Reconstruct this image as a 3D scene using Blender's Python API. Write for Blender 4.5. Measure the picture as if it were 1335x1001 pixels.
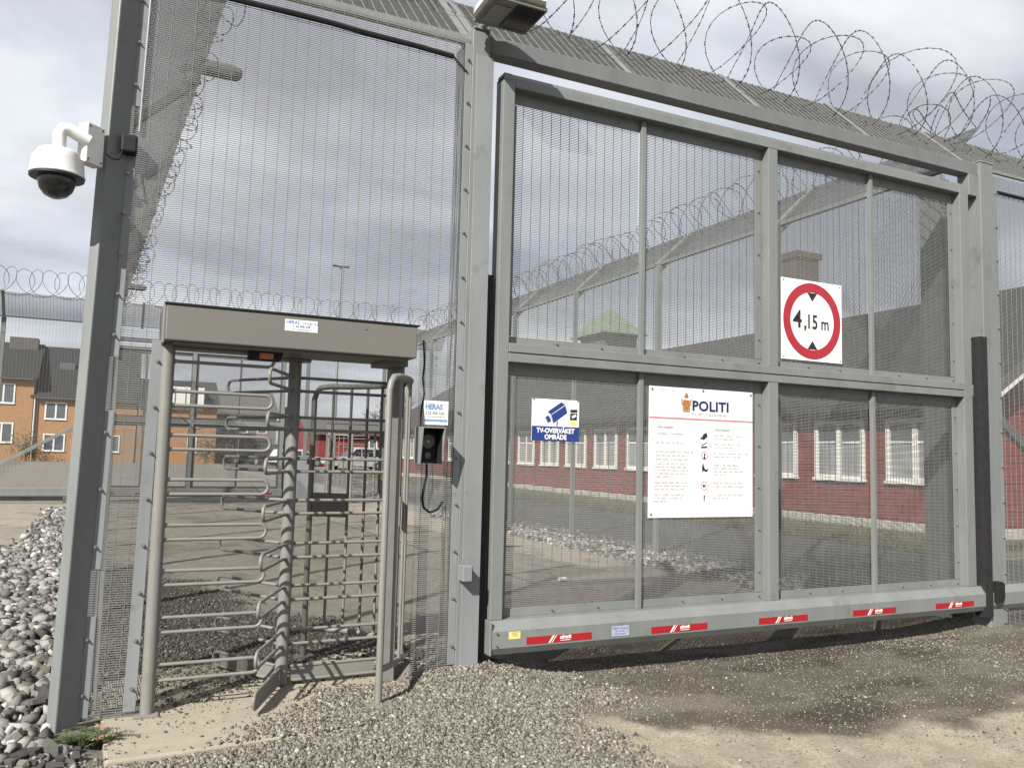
import bpy, bmesh, math, random
import numpy as np
from mathutils import Vector, Matrix
random.seed(7); rng = np.random.default_rng(7)
for o in list(bpy.data.objects): bpy.data.objects.remove(o)
SC = bpy.context.scene; COL = SC.collection

# ------------------------------------------------------------------ camera
# solved from the vanishing points of the gate (x), the red building (y)
PW, PH, PF = 1335.0, 1001.0, 1070.0
def _d(px, py):
    v = np.array([px-PW/2, -(py-PH/2), -PF]); return v/np.linalg.norm(v)
_X = _d(2920, 647); _Y = _d(155, 579); _Y = _Y-_X*(_X@_Y); _Y /= np.linalg.norm(_Y); _Z = np.cross(_X, _Y)
ROT = np.stack([_X, _Y, _Z]); CAM = np.array([0, -5.05, 1.477])
def onY(px, py, y=0.0):
    r = ROT@_d(px, py); return CAM+r*((y-CAM[1])/r[1])
def onZ(px, py, z=0.0):
    r = ROT@_d(px, py); return CAM+r*((z-CAM[2])/r[2])
cd = bpy.data.cameras.new('camera'); cam = bpy.data.objects.new('camera', cd); COL.objects.link(cam)
cd.sensor_width = 36; cd.lens = PF/PW*36; cd.clip_start = .05; cd.clip_end = 3000
M4 = Matrix([list(ROT[0])+[CAM[0]], list(ROT[1])+[CAM[1]], list(ROT[2])+[CAM[2]], [0, 0, 0, 1]])
cam.matrix_world = M4; SC.camera = cam
SC.render.resolution_x = 1024; SC.render.resolution_y = 767

# ------------------------------------------------------------------ sky and sun
SUN_EL, SUN_AZ = math.radians(37), math.radians(51)     # azimuth: to the left of the gate's outward normal
sdir = Vector((-math.sin(SUN_AZ)*math.cos(SUN_EL), -math.cos(SUN_AZ)*math.cos(SUN_EL), math.sin(SUN_EL)))
sl = bpy.data.lights.new('sun', 'SUN'); sl.energy = 5.0; sl.angle = math.radians(.6); sl.color = (1, .955, .88)
so = bpy.data.objects.new('sun', sl); COL.objects.link(so); so.rotation_euler = sdir.to_track_quat('Z', 'Y').to_euler()
so.location = (-6, -8, 12)
Wd = bpy.data.worlds.new('World'); SC.world = Wd; Wd.use_nodes = True
nt = Wd.node_tree; N = nt.nodes; L = nt.links
for n in list(N): N.remove(n)
out = N.new('ShaderNodeOutputWorld'); bg = N.new('ShaderNodeBackground'); bg.inputs[1].default_value = .062
sky = N.new('ShaderNodeTexSky'); sky.sky_type = 'NISHITA'; sky.sun_disc = False
sky.sun_elevation = SUN_EL; sky.sun_rotation = math.radians(230); sky.dust_density = 2.0; sky.air_density = 1.0
tc = N.new('ShaderNodeTexCoord'); sep = N.new('ShaderNodeSeparateXYZ'); L.new(tc.outputs['Generated'], sep.inputs[0])
zz = N.new('ShaderNodeMath'); zz.operation = 'MAXIMUM'; L.new(sep.outputs[2], zz.inputs[0]); zz.inputs[1].default_value = 0.0
za = N.new('ShaderNodeMath'); za.operation = 'ADD'; L.new(zz.outputs[0], za.inputs[0]); za.inputs[1].default_value = .22
dx = N.new('ShaderNodeMath'); dx.operation = 'DIVIDE'; L.new(sep.outputs[0], dx.inputs[0]); L.new(za.outputs[0], dx.inputs[1])
dy = N.new('ShaderNodeMath'); dy.operation = 'DIVIDE'; L.new(sep.outputs[1], dy.inputs[0]); L.new(za.outputs[0], dy.inputs[1])
cmb = N.new('ShaderNodeCombineXYZ'); L.new(dx.outputs[0], cmb.inputs[0]); L.new(dy.outputs[0], cmb.inputs[1])
mp = N.new('ShaderNodeMapping'); L.new(cmb.outputs[0], mp.inputs[0]); mp.inputs['Location'].default_value = (3.1, 1.2, 0); mp.inputs['Scale'].default_value = (.8, 1.25, 1)
n1 = N.new('ShaderNodeTexNoise'); n1.inputs['Scale'].default_value = 1.25; n1.inputs['Detail'].default_value = 7; n1.inputs['Roughness'].default_value = .5; n1.inputs['Distortion'].default_value = .25
L.new(mp.outputs[0], n1.inputs['Vector'])
rp = N.new('ShaderNodeValToRGB'); L.new(n1.outputs[0], rp.inputs[0])
cr = rp.color_ramp; cr.elements[0].position = .40; cr.elements[0].color = (4.1, 4.2, 4.6, 1); cr.elements[1].position = .62; cr.elements[1].color = (8.0, 8.15, 8.5, 1)
e = cr.elements.new(.50); e.color = (6.0, 6.15, 6.65, 1)
n2 = N.new('ShaderNodeTexNoise'); n2.inputs['Scale'].default_value = .9; n2.inputs['Detail'].default_value = 5
L.new(cmb.outputs[0], n2.inputs['Vector'])
r2 = N.new('ShaderNodeMapRange'); L.new(n2.outputs[0], r2.inputs[0]); r2.inputs[1].default_value = .40; r2.inputs[2].default_value = .62; r2.inputs[3].default_value = .70; r2.inputs[4].default_value = .98
mx = N.new('ShaderNodeMixRGB'); L.new(r2.outputs[0], mx.inputs[0]); L.new(sky.outputs[0], mx.inputs[1]); L.new(rp.outputs[0], mx.inputs[2])
L.new(mx.outputs[0], bg.inputs[0]); L.new(bg.outputs[0], out.inputs[0])
vs = SC.view_settings; vs.view_transform = 'Standard'; vs.look = 'None'; vs.exposure = 1.0; vs.gamma = 1

# ------------------------------------------------------------------ materials
MATS = {}
def mat(name, col, rough=.6, metal=0.0, var=.12, scale=8.0, bump=.0, bscale=80.0, spec=.5, streak=0.0, dirt=None, island=None, attr=None, trans=0.0):
    k = .78 if name in ('sign_white', 'white_plastic', 'white_trim') else (1.0 if name in ('clear_dome', 'rubber', 'lens_dark') else .70)
    col = tuple(c*k for c in col); island = [tuple(c*k for c in q) for q in island] if island else None
    if dirt: dirt = (tuple(c*k for c in dirt[0]),)+tuple(dirt[1:])
    m = bpy.data.materials.new(name); m.use_nodes = True; t = m.node_tree; b = t.nodes['Principled BSDF']
    b.inputs['Roughness'].default_value = rough; b.inputs['Metallic'].default_value = metal
    b.inputs['Specular IOR Level'].default_value = spec
    if trans: b.inputs['Transmission Weight'].default_value = trans
    tcn = t.nodes.new('ShaderNodeTexCoord'); vec = tcn.outputs['Object']
    no = t.nodes.new('ShaderNodeTexNoise'); no.inputs['Scale'].default_value = scale; no.inputs['Detail'].default_value = 6; no.inputs['Roughness'].default_value = .62
    if streak:
        mpn = t.nodes.new('ShaderNodeMapping'); mpn.inputs['Scale'].default_value = (1, 1, streak); t.links.new(vec, mpn.inputs[0]); t.links.new(mpn.outputs[0], no.inputs['Vector'])
    else: t.links.new(vec, no.inputs['Vector'])
    mr = t.nodes.new('ShaderNodeMapRange'); t.links.new(no.outputs[0], mr.inputs[0]); mr.inputs[1].default_value = .28; mr.inputs[2].default_value = .72
    mr.inputs[3].default_value = 1-var; mr.inputs[4].default_value = 1+var
    mu = t.nodes.new('ShaderNodeMixRGB'); mu.blend_type = 'MULTIPLY'; mu.inputs[0].default_value = 1
    if attr:
        a = t.nodes.new('ShaderNodeAttribute'); a.attribute_name = attr; t.links.new(a.outputs['Color'], mu.inputs[1])
    elif island:
        g = t.nodes.new('ShaderNodeNewGeometry'); rr = t.nodes.new('ShaderNodeValToRGB'); t.links.new(g.outputs['Random Per Island'], rr.inputs[0])
        el = rr.color_ramp.elements; el[0].color = island[0]+(1,); el[1].color = island[-1]+(1,)
        for i, c in enumerate(island[1:-1]):
            q = rr.color_ramp.elements.new((i+1)/(len(island)-1)); q.color = c+(1,)
        t.links.new(rr.outputs[0], mu.inputs[1])
    else: mu.inputs[1].default_value = tuple(col)+(1,)
    t.links.new(mr.outputs[0], mu.inputs[2]); cur = mu.outputs[0]
    if dirt:
        n3 = t.nodes.new('ShaderNodeTexNoise'); n3.inputs['Scale'].default_value = dirt[1]; n3.inputs['Detail'].default_value = 8; n3.inputs['Roughness'].default_value = .7
        t.links.new(vec, n3.inputs['Vector'])
        m3 = t.nodes.new('ShaderNodeMapRange'); t.links.new(n3.outputs[0], m3.inputs[0]); m3.inputs[1].default_value = dirt[2]; m3.inputs[2].default_value = dirt[2]+.14; m3.inputs[4].default_value = dirt[3]
        mm = t.nodes.new('ShaderNodeMixRGB'); t.links.new(m3.outputs[0], mm.inputs[0]); t.links.new(cur, mm.inputs[1]); mm.inputs[2].default_value = tuple(dirt[0])+(1,); cur = mm.outputs[0]
    t.links.new(cur, b.inputs['Base Color'])
    r3 = t.nodes.new('ShaderNodeMapRange'); t.links.new(no.outputs[0], r3.inputs[0]); r3.inputs[3].default_value = max(0, rough-.1); r3.inputs[4].default_value = min(1, rough+.12); t.links.new(r3.outputs[0], b.inputs['Roughness'])
    if bump:
        nb = t.nodes.new('ShaderNodeTexNoise'); nb.inputs['Scale'].default_value = bscale; nb.inputs['Detail'].default_value = 5; t.links.new(vec, nb.inputs['Vector'])
        bp = t.nodes.new('ShaderNodeBump'); bp.inputs['Strength'].default_value = bump; bp.inputs['Distance'].default_value = .01; t.links.new(nb.outputs[0], bp.inputs['Height']); t.links.new(bp.outputs[0], b.inputs['Normal'])
    MATS[name] = m; return m
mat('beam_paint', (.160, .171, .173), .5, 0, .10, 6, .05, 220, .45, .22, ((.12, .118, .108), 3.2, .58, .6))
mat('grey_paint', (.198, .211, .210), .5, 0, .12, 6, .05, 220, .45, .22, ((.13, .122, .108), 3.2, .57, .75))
mat('gate_paint', (.200, .213, .208), .48, 0, .11, 5, .05, 220, .45, .22, ((.14, .132, .115), 2.6, .57, .75))
mat('light_paint', (.235, .250, .256), .5, 0, .12, 5, .05, 200, .45, .25, ((.15, .145, .13), 4.5, .57, .75))
mat('turnstile_paint', (.215, .212, .195), .5, 0, .10, 7, .04, 300, .45, 0, ((.13, .12, .103), 9, .62, .55))
mat('header_paint', (.165, .162, .146), .5, 0, .06, 2.5, .02, 300, .4, .6, ((.135, .128, .11), 2.2, .58, .5))
mat('wire', (.225, .230, .222), .5, .15, .16, 14)
mat('galvanised', (.29, .29, .277), .45, .35, .18, 30, .05, 200)
mat('razor', (.075, .072, .068), .45, .3, .35, 30)
mat('bolt', (.33, .33, .32), .38, .6, .2, 60)
mat('rubber', (.012, .012, .013), .62, 0, .3, 20, .1, 60)
mat('black_plastic', (.016, .016, .017), .65, 0, .2, 20, 0, 0, .25)
mat('white_plastic', (.78, .78, .74), .38, 0, .04, 6, 0, 0, .5, 0, ((.62, .6, .53), 5, .62, .4))
mat('lens_dark', (.010, .010, .011), .12, 0, .2, 5)
m = mat('clear_dome', (.8, .82, .84), .03, 0, 0, 5, trans=1.0)
mat('sign_white', (.80, .80, .78), .42, 0, .03, 4, 0, 0, .4, 0, ((.66, .65, .6), 3.5, .63, .3))
mat('sign_red', (.40, .02, .032), .4, 0, .05, 6)
mat('sign_black', (.018, .018, .02), .45, 0, .1, 6)
mat('sign_blue', (.018, .045, .22), .4, 0, .06, 6)
mat('ink_grey', (.36, .36, .37), .6, 0, .1, 50)
mat('ink_dark', (.14, .14, .15), .6, 0, .1, 50)
mat('ink_head', (.20, .20, .21), .6, 0, .1, 50)
mat('navy', (.012, .016, .10), .45, 0, .05, 6)
mat('gold', (.40, .26, .10), .5, 0, .2, 60)
mat('crest_red', (.50, .12, .06), .5, 0, .2, 60)
mat('pale_blue_ink', (.20, .34, .56), .5, 0, .1, 30)
mat('sticker_blue_faded', (.40, .43, .52), .5, 0, .15, 40)
mat('blue_ink', (.12, .17, .47), .5, 0, .1, 30)
mat('sticker_yellow', (.78, .68, .22), .5, 0, .1, 50)
mat('sticker_red', (.37, .014, .02), .35, 0, .06, 20)
mat('rule_pink', (.62, .22, .26), .5, 0, .2, 30)
mat('amber', (.45, .12, .015), .3, 0, .3, 30)
mat('concrete', (.37, .335, .262), .85, 0, .10, 5, .25, 140, .2, 0, ((.24, .215, .17), 4.5, .56, .6))
mat('concrete_grey', (.26, .26, .245), .85, 0, .2, 4, .3, 60, .2)
mat('gravel', (.3, .3, .3), .85, 0, .10, 90, .2, 300, .25, island=[(.07, .065, .055), (.13, .122, .102), (.21, .195, .163), (.27, .25, .212), (.17, .157, .13), (.42, .395, .34)])
mat('gravel_grey', (.3, .3, .3), .85, 0, .10, 90, .2, 300, .25, island=[(.05, .05, .048), (.12, .118, .11), (.22, .215, .20), (.32, .31, .29), (.16, .157, .15), (.50, .49, .46)])
mat('gravel_dark', (.3, .3, .3), .85, 0, .10, 90, .2, 300, .25, island=[(.06, .057, .05), (.10, .095, .083), (.15, .14, .12), (.20, .19, .165), (.10, .095, .08), (.36, .34, .30)])
ROCKM = [mat('rock_%d' % i, c, .85, 0, .5, 14, 1.0, 40, .25, 0, ((.09, .086, .075), 18, .54, .65)) for i, c in enumerate([(.21, .205, .19), (.30, .285, .255), (.125, .125, .12), (.42, .40, .36), (.24, .205, .165), (.18, .182, .178)])]
mat('ground', (.3, .3, .3), .92, 0, .36, 55, .8, 120, .15, attr='Col')
mat('red_boards', (.20, .036, .034), .7, 0, .14, 3, .15, 50, .25)
mat('white_trim', (.72, .71, .67), .55, 0, .06, 4)
mat('plinth', (.42, .41, .375), .85, 0, .25, 5, .5, 12, .2)
mat('roof_grey', (.030, .030, .032), .75, 0, .25, 6, .3, 20, .25)
mat('roof_mid', (.085, .082, .078), .8, 0, .2, 3)
mat('glass', (.10, .115, .13), .08, 0, .15, 1.0)
mat('glass_curtain', (.30, .32, .32), .12, 0, .25, 1.5)
mat('brick', (.085, .052, .040), .85, 0, .3, 14, .3, 30)
mat('copper_green', (.20, .27, .19), .7, 0, .25, 4)
mat('orange_boards', (.36, .19, .082), .75, 0, .12, 2)
mat('grey_boards', (.17, .165, .155), .8, 0, .2, 2)
mat('red_shed', (.25, .05, .04), .8, 0, .15, 2)
mat('green_box', (.05, .10, .075), .6, 0, .15, 2)
mat('car_silver', (.50, .51, .53), .3, .3, .04, 2)
mat('car_dark', (.03, .035, .045), .28, .2, .1, 2)
mat('car_white', (.70, .70, .69), .3, 0, .04, 2)
mat('car_glass', (.02, .025, .03), .06, 0, .1, 2)
mat('tyre', (.018, .018, .018), .85, 0, .2, 10)
mat('lamp_glass', (.55, .50, .40), .25, 0, .15, 10)
mat('leaf', (.062, .088, .030), .6, 0, .4, 30)
mat('dry_stem', (.27, .21, .12), .8, 0, .3, 30)
mat('grass', (.3, .3, .1), .8, 0, .3, 3, island=[(.10, .095, .045), (.13, .12, .055), (.085, .095, .04), (.19, .165, .095)])
mat('bark', (.10, .085, .07), .9, 0, .3, 8)
mat('twigs', (.09, .08, .065), .9, 0, .3, 8)

# ------------------------------------------------------------------ mesh helpers
ORG = {}
def tag(o, label=None, cat=None, group=None, kind=None):
    if label: o['label'] = label
    if cat: o['category'] = cat
    if group: o['group'] = group
    if kind: o['kind'] = kind
    return o
def thing(name, loc, label, cat, group=None):
    o = bpy.data.objects.new(name, None); o.empty_display_size = .2; COL.objects.link(o); o.location = loc
    ORG[o] = np.array(loc, float); return tag(o, label, cat, group)
class MB:
    def __init__(s): s.v = []; s.f = []; s.n = 0
    def add(s, v, f):
        v = np.asarray(v, float).reshape(-1, 3); s.v.append(v); s.f += [tuple(i+s.n for i in q) for q in f]; s.n += len(v); return s
    def box(s, x0, x1, y0, y1, z0, z1):
        return s.add([(x0, y0, z0), (x1, y0, z0), (x1, y1, z0), (x0, y1, z0), (x0, y0, z1), (x1, y0, z1), (x1, y1, z1), (x0, y1, z1)],
                     [(0, 3, 2, 1), (4, 5, 6, 7), (0, 1, 5, 4), (1, 2, 6, 5), (2, 3, 7, 6), (3, 0, 4, 7)])
    def bar(s, a, b, w, h, up=(0, 0, 1)):
        a = np.array(a, float); b = np.array(b, float); d = b-a; d /= np.linalg.norm(d); up = np.array(up, float)
        sd = np.cross(d, up); sd /= np.linalg.norm(sd); u = np.cross(sd, d); p = []
        for q in (a, b):
            for i, j in ((-1, -1), (1, -1), (1, 1), (-1, 1)): p.append(q+sd*w/2*i+u*h/2*j)
        return s.add(p, [(0, 1, 2, 3), (7, 6, 5, 4), (0, 4, 5, 1), (1, 5, 6, 2), (2, 6, 7, 3), (3, 7, 4, 0)])
    def tube(s, pts, r, n=10, closed=False, cap=True):
        P = [np.array(p, float) for p in pts]; k = len(P); R_ = r if hasattr(r, '__len__') else [r]*k
        prev = None; V = []
        for i in range(k):
            if closed: t = P[(i+1) % k]-P[i-1]
            else: t = P[min(i+1, k-1)]-P[max(i-1, 0)]
            t /= np.linalg.norm(t)+1e-12
            if prev is None:
                a = np.array([0, 0, 1.]) if abs(t[2]) < .9 else np.array([1., 0, 0]); u = np.cross(t, a)
            else: u = prev-t*(prev@t)
            u /= np.linalg.norm(u)+1e-12; w = np.cross(t, u); prev = u
            for j in range(n):
                a = 2*math.pi*j/n; V.append(P[i]+R_[i]*(u*math.cos(a)+w*math.sin(a)))
        F = []
        for i in range(k if closed else k-1):
            for j in range(n):
                a = i*n+j; b = i*n+(j+1) % n; c = ((i+1) % k)*n+(j+1) % n; d = ((i+1) % k)*n+j; F.append((a, b, c, d))
        if cap and not closed: F += [tuple(range(n-1, -1, -1)), tuple((k-1)*n+j for j in range(n))]
        return s.add(V, F)
    def lathe(s, prof, c, n=32, cap=True):
        V = []; F = []; k = len(prof)
        for r, z in prof:
            for j in range(n):
                a = 2*math.pi*j/n; V.append((c[0]+r*math.cos(a), c[1]+r*math.sin(a), c[2]+z))
        for i in range(k-1):
            for j in range(n): F.append((i*n+j, i*n+(j+1) % n, (i+1)*n+(j+1) % n, (i+1)*n+j))
        if cap: F += [tuple(range(n-1, -1, -1)), tuple((k-1)*n+j for j in range(n))]
        return s.add(V, F)
    def prism(s, poly, y0, y1):           # polygon in xz, extruded in y (y0 = front)
        k = len(poly); V = [(x, y0, z) for x, z in poly]+[(x, y1, z) for x, z in poly]
        F = [tuple(range(k)), tuple(range(2*k-1, k-1, -1))]+[(i, i+k, (i+1) % k+k, (i+1) % k) for i in range(k)]
        return s.add(V, F)
    def extr(s, poly, o, u, v, w):        # polygon (a,b) -> o+a*u+b*v, extruded by vector w
        o, u, v, w = (np.array(q, float) for q in (o, u, v, w)); k = len(poly)
        V = [o+a*u+b*v for a, b in poly]; V += [q+w for q in V]
        return s.add(V, [tuple(range(k)), tuple(range(2*k-1, k-1, -1))]+[(i, i+k, (i+1) % k+k, (i+1) % k) for i in range(k)])
    def build(s, name, m, parent=None, smooth=False, bevel=0, kind=None, warp=None, fix=True):
        V = np.concatenate(s.v) if s.v else np.zeros((0, 3))
        if warp: V = warp(V.copy())
        me = bpy.data.meshes.new(name)
        if parent is not None: V = V-ORG[parent]
        me.from_pydata(V.tolist(), [], s.f); me.update()
        if fix:
            bm = bmesh.new(); bm.from_mesh(me); bmesh.ops.recalc_face_normals(bm, faces=bm.faces); bm.to_mesh(me); bm.free()
        if smooth:
            me.polygons.foreach_set('use_smooth', [True]*len(me.polygons))
            try: me.set_sharp_from_angle(angle=math.radians(40))
            except Exception: pass
        me.materials.append(MATS[m] if isinstance(m, str) else m)
        o = bpy.data.objects.new(name, me); COL.objects.link(o)
        if parent is not None: o.parent = parent; ORG[o] = ORG[parent]
        if bevel:
            b = o.modifiers.new('bevel', 'BEVEL'); b.width = bevel; b.segments = 2; b.limit_method = 'ANGLE'
        if kind: o['kind'] = kind
        return o
def single(o, label, cat, group=None, base=None):
    """a one-mesh thing: move its origin to its own base"""
    V = np.empty(len(o.data.vertices)*3); o.data.vertices.foreach_get('co', V); V = V.reshape(-1, 3)
    c = np.array(base if base is not None else ((V[:, 0].min()+V[:, 0].max())/2, (V[:, 1].min()+V[:, 1].max())/2, V[:, 2].min()))
    o.data.vertices.foreach_set('co', (V-c).ravel()); o.data.update(); o.location = c; ORG[o] = c
    return tag(o, label, cat, group)
def copy_tree(o, parent=None):
    c = o.copy(); COL.objects.link(c); c.parent = parent; ORG[c] = ORG.get(o)
    for ch in list(o.children): copy_tree(ch, c)
    return c
def wires(mb, o, u, v, n, W, H, du=.0762, dv=.0127, r=.0019, rv=.0019):
    """welded anti-climb mesh: horizontal wires every dv, uprights every du"""
    o, u, v, n = (np.array(q, float) for q in (o, u, v, n))
    def rods(starts, d, ln, a, b, rr):
        S = np.asarray(starts); k = len(S); E_ = S+d*ln
        c = [(-1, -1), (1, -1), (1, 1), (-1, 1)]
        V = np.stack([S+a*rr*i+b*rr*j for i, j in c]+[E_+a*rr*i+b*rr*j for i, j in c], 1).reshape(-1, 3)
        F = []
        for q in range(k):
            q *= 8; F += [(q, q+1, q+5, q+4), (q+1, q+2, q+6, q+5), (q+2, q+3, q+7, q+6), (q+3, q, q+4, q+7)]
        mb.add(V, F)
    rods([o+v*(dv*(i+.5)) for i in range(int(H/dv))], u, W, v, n, r)
    rods([o+u*(du*(i+.5))+n*(r+rv)*-1 for i in range(int(W/du))], v, H, u, n, rv)
    return mb
def text(s, size, x, z, y, m, parent, bold=0.0, sx=1.0, align='LEFT', name='lettering', slope=0.0, spacing=1.0):
    cu = bpy.data.curves.new('txt', 'FONT'); cu.body = s; cu.size = size; cu.offset = bold; cu.align_x = align; cu.space_character = spacing; cu.extrude = .0004; cu.resolution_u = 3
    t = bpy.data.objects.new('txt', cu); COL.objects.link(t)
    dg = bpy.context.evaluated_depsgraph_get(); me = bpy.data.meshes.new_from_object(t.evaluated_get(dg))
    bpy.data.objects.remove(t); bpy.data.curves.remove(cu); me.name = name
    V = np.empty(len(me.vertices)*3); me.vertices.foreach_get('co', V); V = V.reshape(-1, 3); og = ORG[parent]
    Q = np.stack([x+V[:, 0]*sx-og[0], y-V[:, 2]-og[1], z+V[:, 1]+V[:, 0]*slope-og[2]], 1)
    me.vertices.foreach_set('co', Q.ravel()); me.materials.clear(); me.materials.append(MATS[m]); me.update()
    o = bpy.data.objects.new(name, me); COL.objects.link(o); o.parent = parent; ORG[o] = og; return o
def poly_part(name, polys, y, m, parent, th=.0012):
    b = MB()
    for p in polys: b.prism(p, y-th, y)
    return b.build(name, m, parent)
def circ(cx, cz, r, n=40, a0=0, a1=2*math.pi): return [(cx+r*math.cos(a0+(a1-a0)*i/n), cz+r*math.sin(a0+(a1-a0)*i/n)) for i in range(n)]
def ring(mb, cx, cz, r0, r1, y, th=.0012, n=56):
    V = []; F = []
    for i in range(n):
        a = 2*math.pi*i/n
        for r in (r0, r1):
            for yy in (y-th, y): V.append((cx+r*math.cos(a), yy, cz+r*math.sin(a)))
    for i in range(n):
        a = i*4; b = ((i+1) % n)*4; F += [(a, a+2, b+2, b), (a+2, a+3, b+3, b+2), (a+1, a, b, b+1), (a+3, a+1, b+1, b+3)]
    return mb.add(V, F)
_bolt = None
def bolt(parent, x, y, z, n=(0, -1, 0), s=1.0):
    """hex bolt with washer, sharing one mesh"""
    global _bolt
    if _bolt is None:
        b = MB(); k = 6
        for r, a, c, nn in ((.0125, 0, .003, 12), (.0085, .003, .012, 6), (.0045, .012, .024, 8)):
            V = [(r*math.cos(2*math.pi*i/nn), -q, r*math.sin(2*math.pi*i/nn)) for q in (a, c) for i in range(nn)]
            b.add(V, [(i, (i+1) % nn, (i+1) % nn+nn, i+nn) for i in range(nn)]+[tuple(range(nn, 2*nn))])
        o0 = b.build('bolt', 'bolt'); _bolt = o0.data; bpy.data.objects.remove(o0)
    o = bpy.data.objects.new('bolt', _bolt); COL.objects.link(o); o.parent = parent
    o.location = np.array((x, y, z))-ORG[parent]; o.scale = (s, s, s)
    if n[0]: o.rotation_euler = (0, 0, math.pi/2 if n[0] > 0 else -math.pi/2)
    return o
# the fence beside the turnstile leans very slightly
def lean(V):
    V = np.asarray(V, float); k = np.clip((1.7-V[..., 0])/1.8, 0, 1); V[..., 0] += .019*V[..., 2]*k; return V
def vnoise(x, y, s, seed):
    """smooth value noise on arrays"""
    r = np.random.default_rng(seed); T = r.random((64, 64)); X = x/s; Y = y/s
    xi = np.floor(X).astype(int); yi = np.floor(Y).astype(int); fx = X-xi; fy = Y-yi; fx = fx*fx*(3-2*fx); fy = fy*fy*(3-2*fy)
    g = lambda a, b: T[a % 64, b % 64]
    return (g(xi, yi)*(1-fx)+g(xi+1, yi)*fx)*(1-fy)+(g(xi, yi+1)*(1-fx)+g(xi+1, yi+1)*fx)*fy
def fbm(x, y, s, seed, o=4): return sum(vnoise(x, y, s/2**i, seed+i)*.5**i for i in range(o))/sum(.5**i for i in range(o))
def sstep(a, b, x): t = np.clip((x-a)/(b-a), 0, 1); return t*t*(3-2*t)
def pdist(x, y, poly):
    """signed distance to polygon, negative inside"""
    x = np.asarray(x, float); y = np.asarray(y, float); d = np.full(x.shape, 1e9); ins = np.zeros(x.shape, bool); k = len(poly)
    for i in range(k):
        ax, ay = poly[i]; bx, by = poly[(i+1) % k]; ex, ey = bx-ax, by-ay
        t = np.clip(((x-ax)*ex+(y-ay)*ey)/(ex*ex+ey*ey), 0, 1); d = np.minimum(d, np.hypot(x-ax-t*ex, y-ay-t*ey))
        c = ((ay > y) != (by > y)) & (x < (bx-ax)*(y-ay)/((by-ay) if by != ay else 1e-9)+ax); ins ^= c
    return np.where(ins, -d, d)
# ------------------------------------------------------------------ ground
LF = lambda y: -.02-.04*y                   # plan line of the fence that runs away on the left
def height(x, y):
    z = np.full(np.shape(x), -.045)
    z = z+.16*np.exp(-((x-2.12)/.55)**2-((y-.12)/.5)**2)+.06*np.exp(-((x-7.5)/.8)**2-((y-.1)/.5)**2)
    z = z+.035*np.exp(-((x-1.5)/.5)**2-((y+.5)/.4)**2)
    z = z+.034*np.exp(-((y+.80)/.2)**2)*sstep(-.3, .1, x)*sstep(2.6, 2.0, x)
    st = sstep(.25, -.25, x-(LF(y)-.15))*sstep(-.75, -.35, y)*sstep(18, 16, y)
    z = z+.05*st
    z = z+.03*sstep(6.6, 7.6, x)*sstep(.5, 1.5, y)
    near = sstep(30, 15, np.hypot(x, y))
    z = z+near*(.030*(fbm(x, y, 1.3, 3)-.5)+.016*(fbm(x, y, .22, 9)-.5))
    under = (x > -.05)*(x < 2.02)*(y > -.62)*(y < 1.05)
    z = np.where(under > 0, np.minimum(z, -.012+.2*sstep(1.66, 2.02, x)), z)
    rut = sstep(2.4, 3.0, x)*sstep(7.4, 6.8, x)
    return z-.025*rut*sstep(-3, -1, y)*sstep(3, 1, y)
HEAVY = [(-.45, -.95), (-.1, -.5), (.07, -.70), (.41, -.67), (.68, -.56), (.80, -.36), (1.02, -.08), (1.12, .16), (1.30, .20), (1.62, .10), (1.92, .23), (2.33, .40), (2.85, .15), (2.85, -.41), (2.28, -.80), (2.36, -1.14), (2.55, -1.9), (1.2, -2.6), (-.6, -2.4)]
DUST = [(2.30, -.80), (2.6, -.76), (2.95, -1.17), (3.25, -1.52), (3.6, -1.45), (3.95, -1.58), (4.35, -1.5), (4.65, -1.72), (5.6, -1.6), (6.5, -2.0), (6.5, -5), (2.6, -5), (2.62, -2.2), (2.5, -1.5), (2.42, -1.05)]
DARKP = [(-.25, 7.2), (.18, 6.7), (.58, 5.5), (.96, 4.5), (1.25, 3.0), (1.85, 2.4), (2.15, 1.3), (1.9, .4), (-.05, .2)]
def zones(x, y):
    w = .42*(fbm(x, y, .45, 21, 5)-.5)*2; w2 = .5*(fbm(x, y, 1.6, 31)-.5)*2
    return dict(heavy=sstep(.16, -.16, pdist(x, y, HEAVY)+w), dust=sstep(.12, -.12, pdist(x, y, DUST)+w),
        darkp=sstep(.2, -.2, pdist(x, y, DARKP)+w), yard=sstep(-.3, .3, y-(1.2)+w2*.4)*sstep(.3, -.3, x-6.95+w2*.5)*sstep(.3, -.3, y-18.5),
        strip=sstep(-.2, .2, x-6.9+w2*.4)*sstep(.25, -.25, x-8.0+w2*.5)*sstep(1.0, 2.0, y),
        lane=sstep(-.3, .3, x-7.6+w2*.4)*sstep(.5, -.5, x-12.6+w2), grass=sstep(-.6, .6, x-12.4+w2*1.3)*sstep(0, .8, y-4)*sstep(60, 50, y),
        stone=sstep(.2, -.2, x-(LF(y)-.05)+w)*sstep(-.75, -.45, y+w)*sstep(-.25, .25, x-np.interp(y, [-1, 1.5, 7, 8.3, 9.3, 12, 16], [-2.2, -2.2, -2.0, -1.25, -1.1, -1.12, -1.2])+w2*.3)*sstep(16.5, 15, y))
xs = np.concatenate([-np.geomspace(900, 6, 26), np.arange(-5.5, -1.5, .1), np.arange(-1.5, 7.6, .032), np.arange(7.6, 17, .12), np.geomspace(17.5, 900, 30)])
ys = np.concatenate([-np.geomspace(500, 5, 16), np.arange(-4.6, -3, .1), np.arange(-3, 1.2, .03), np.arange(1.2, 20, .09), np.geomspace(20.5, 1400, 40)])
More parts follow.
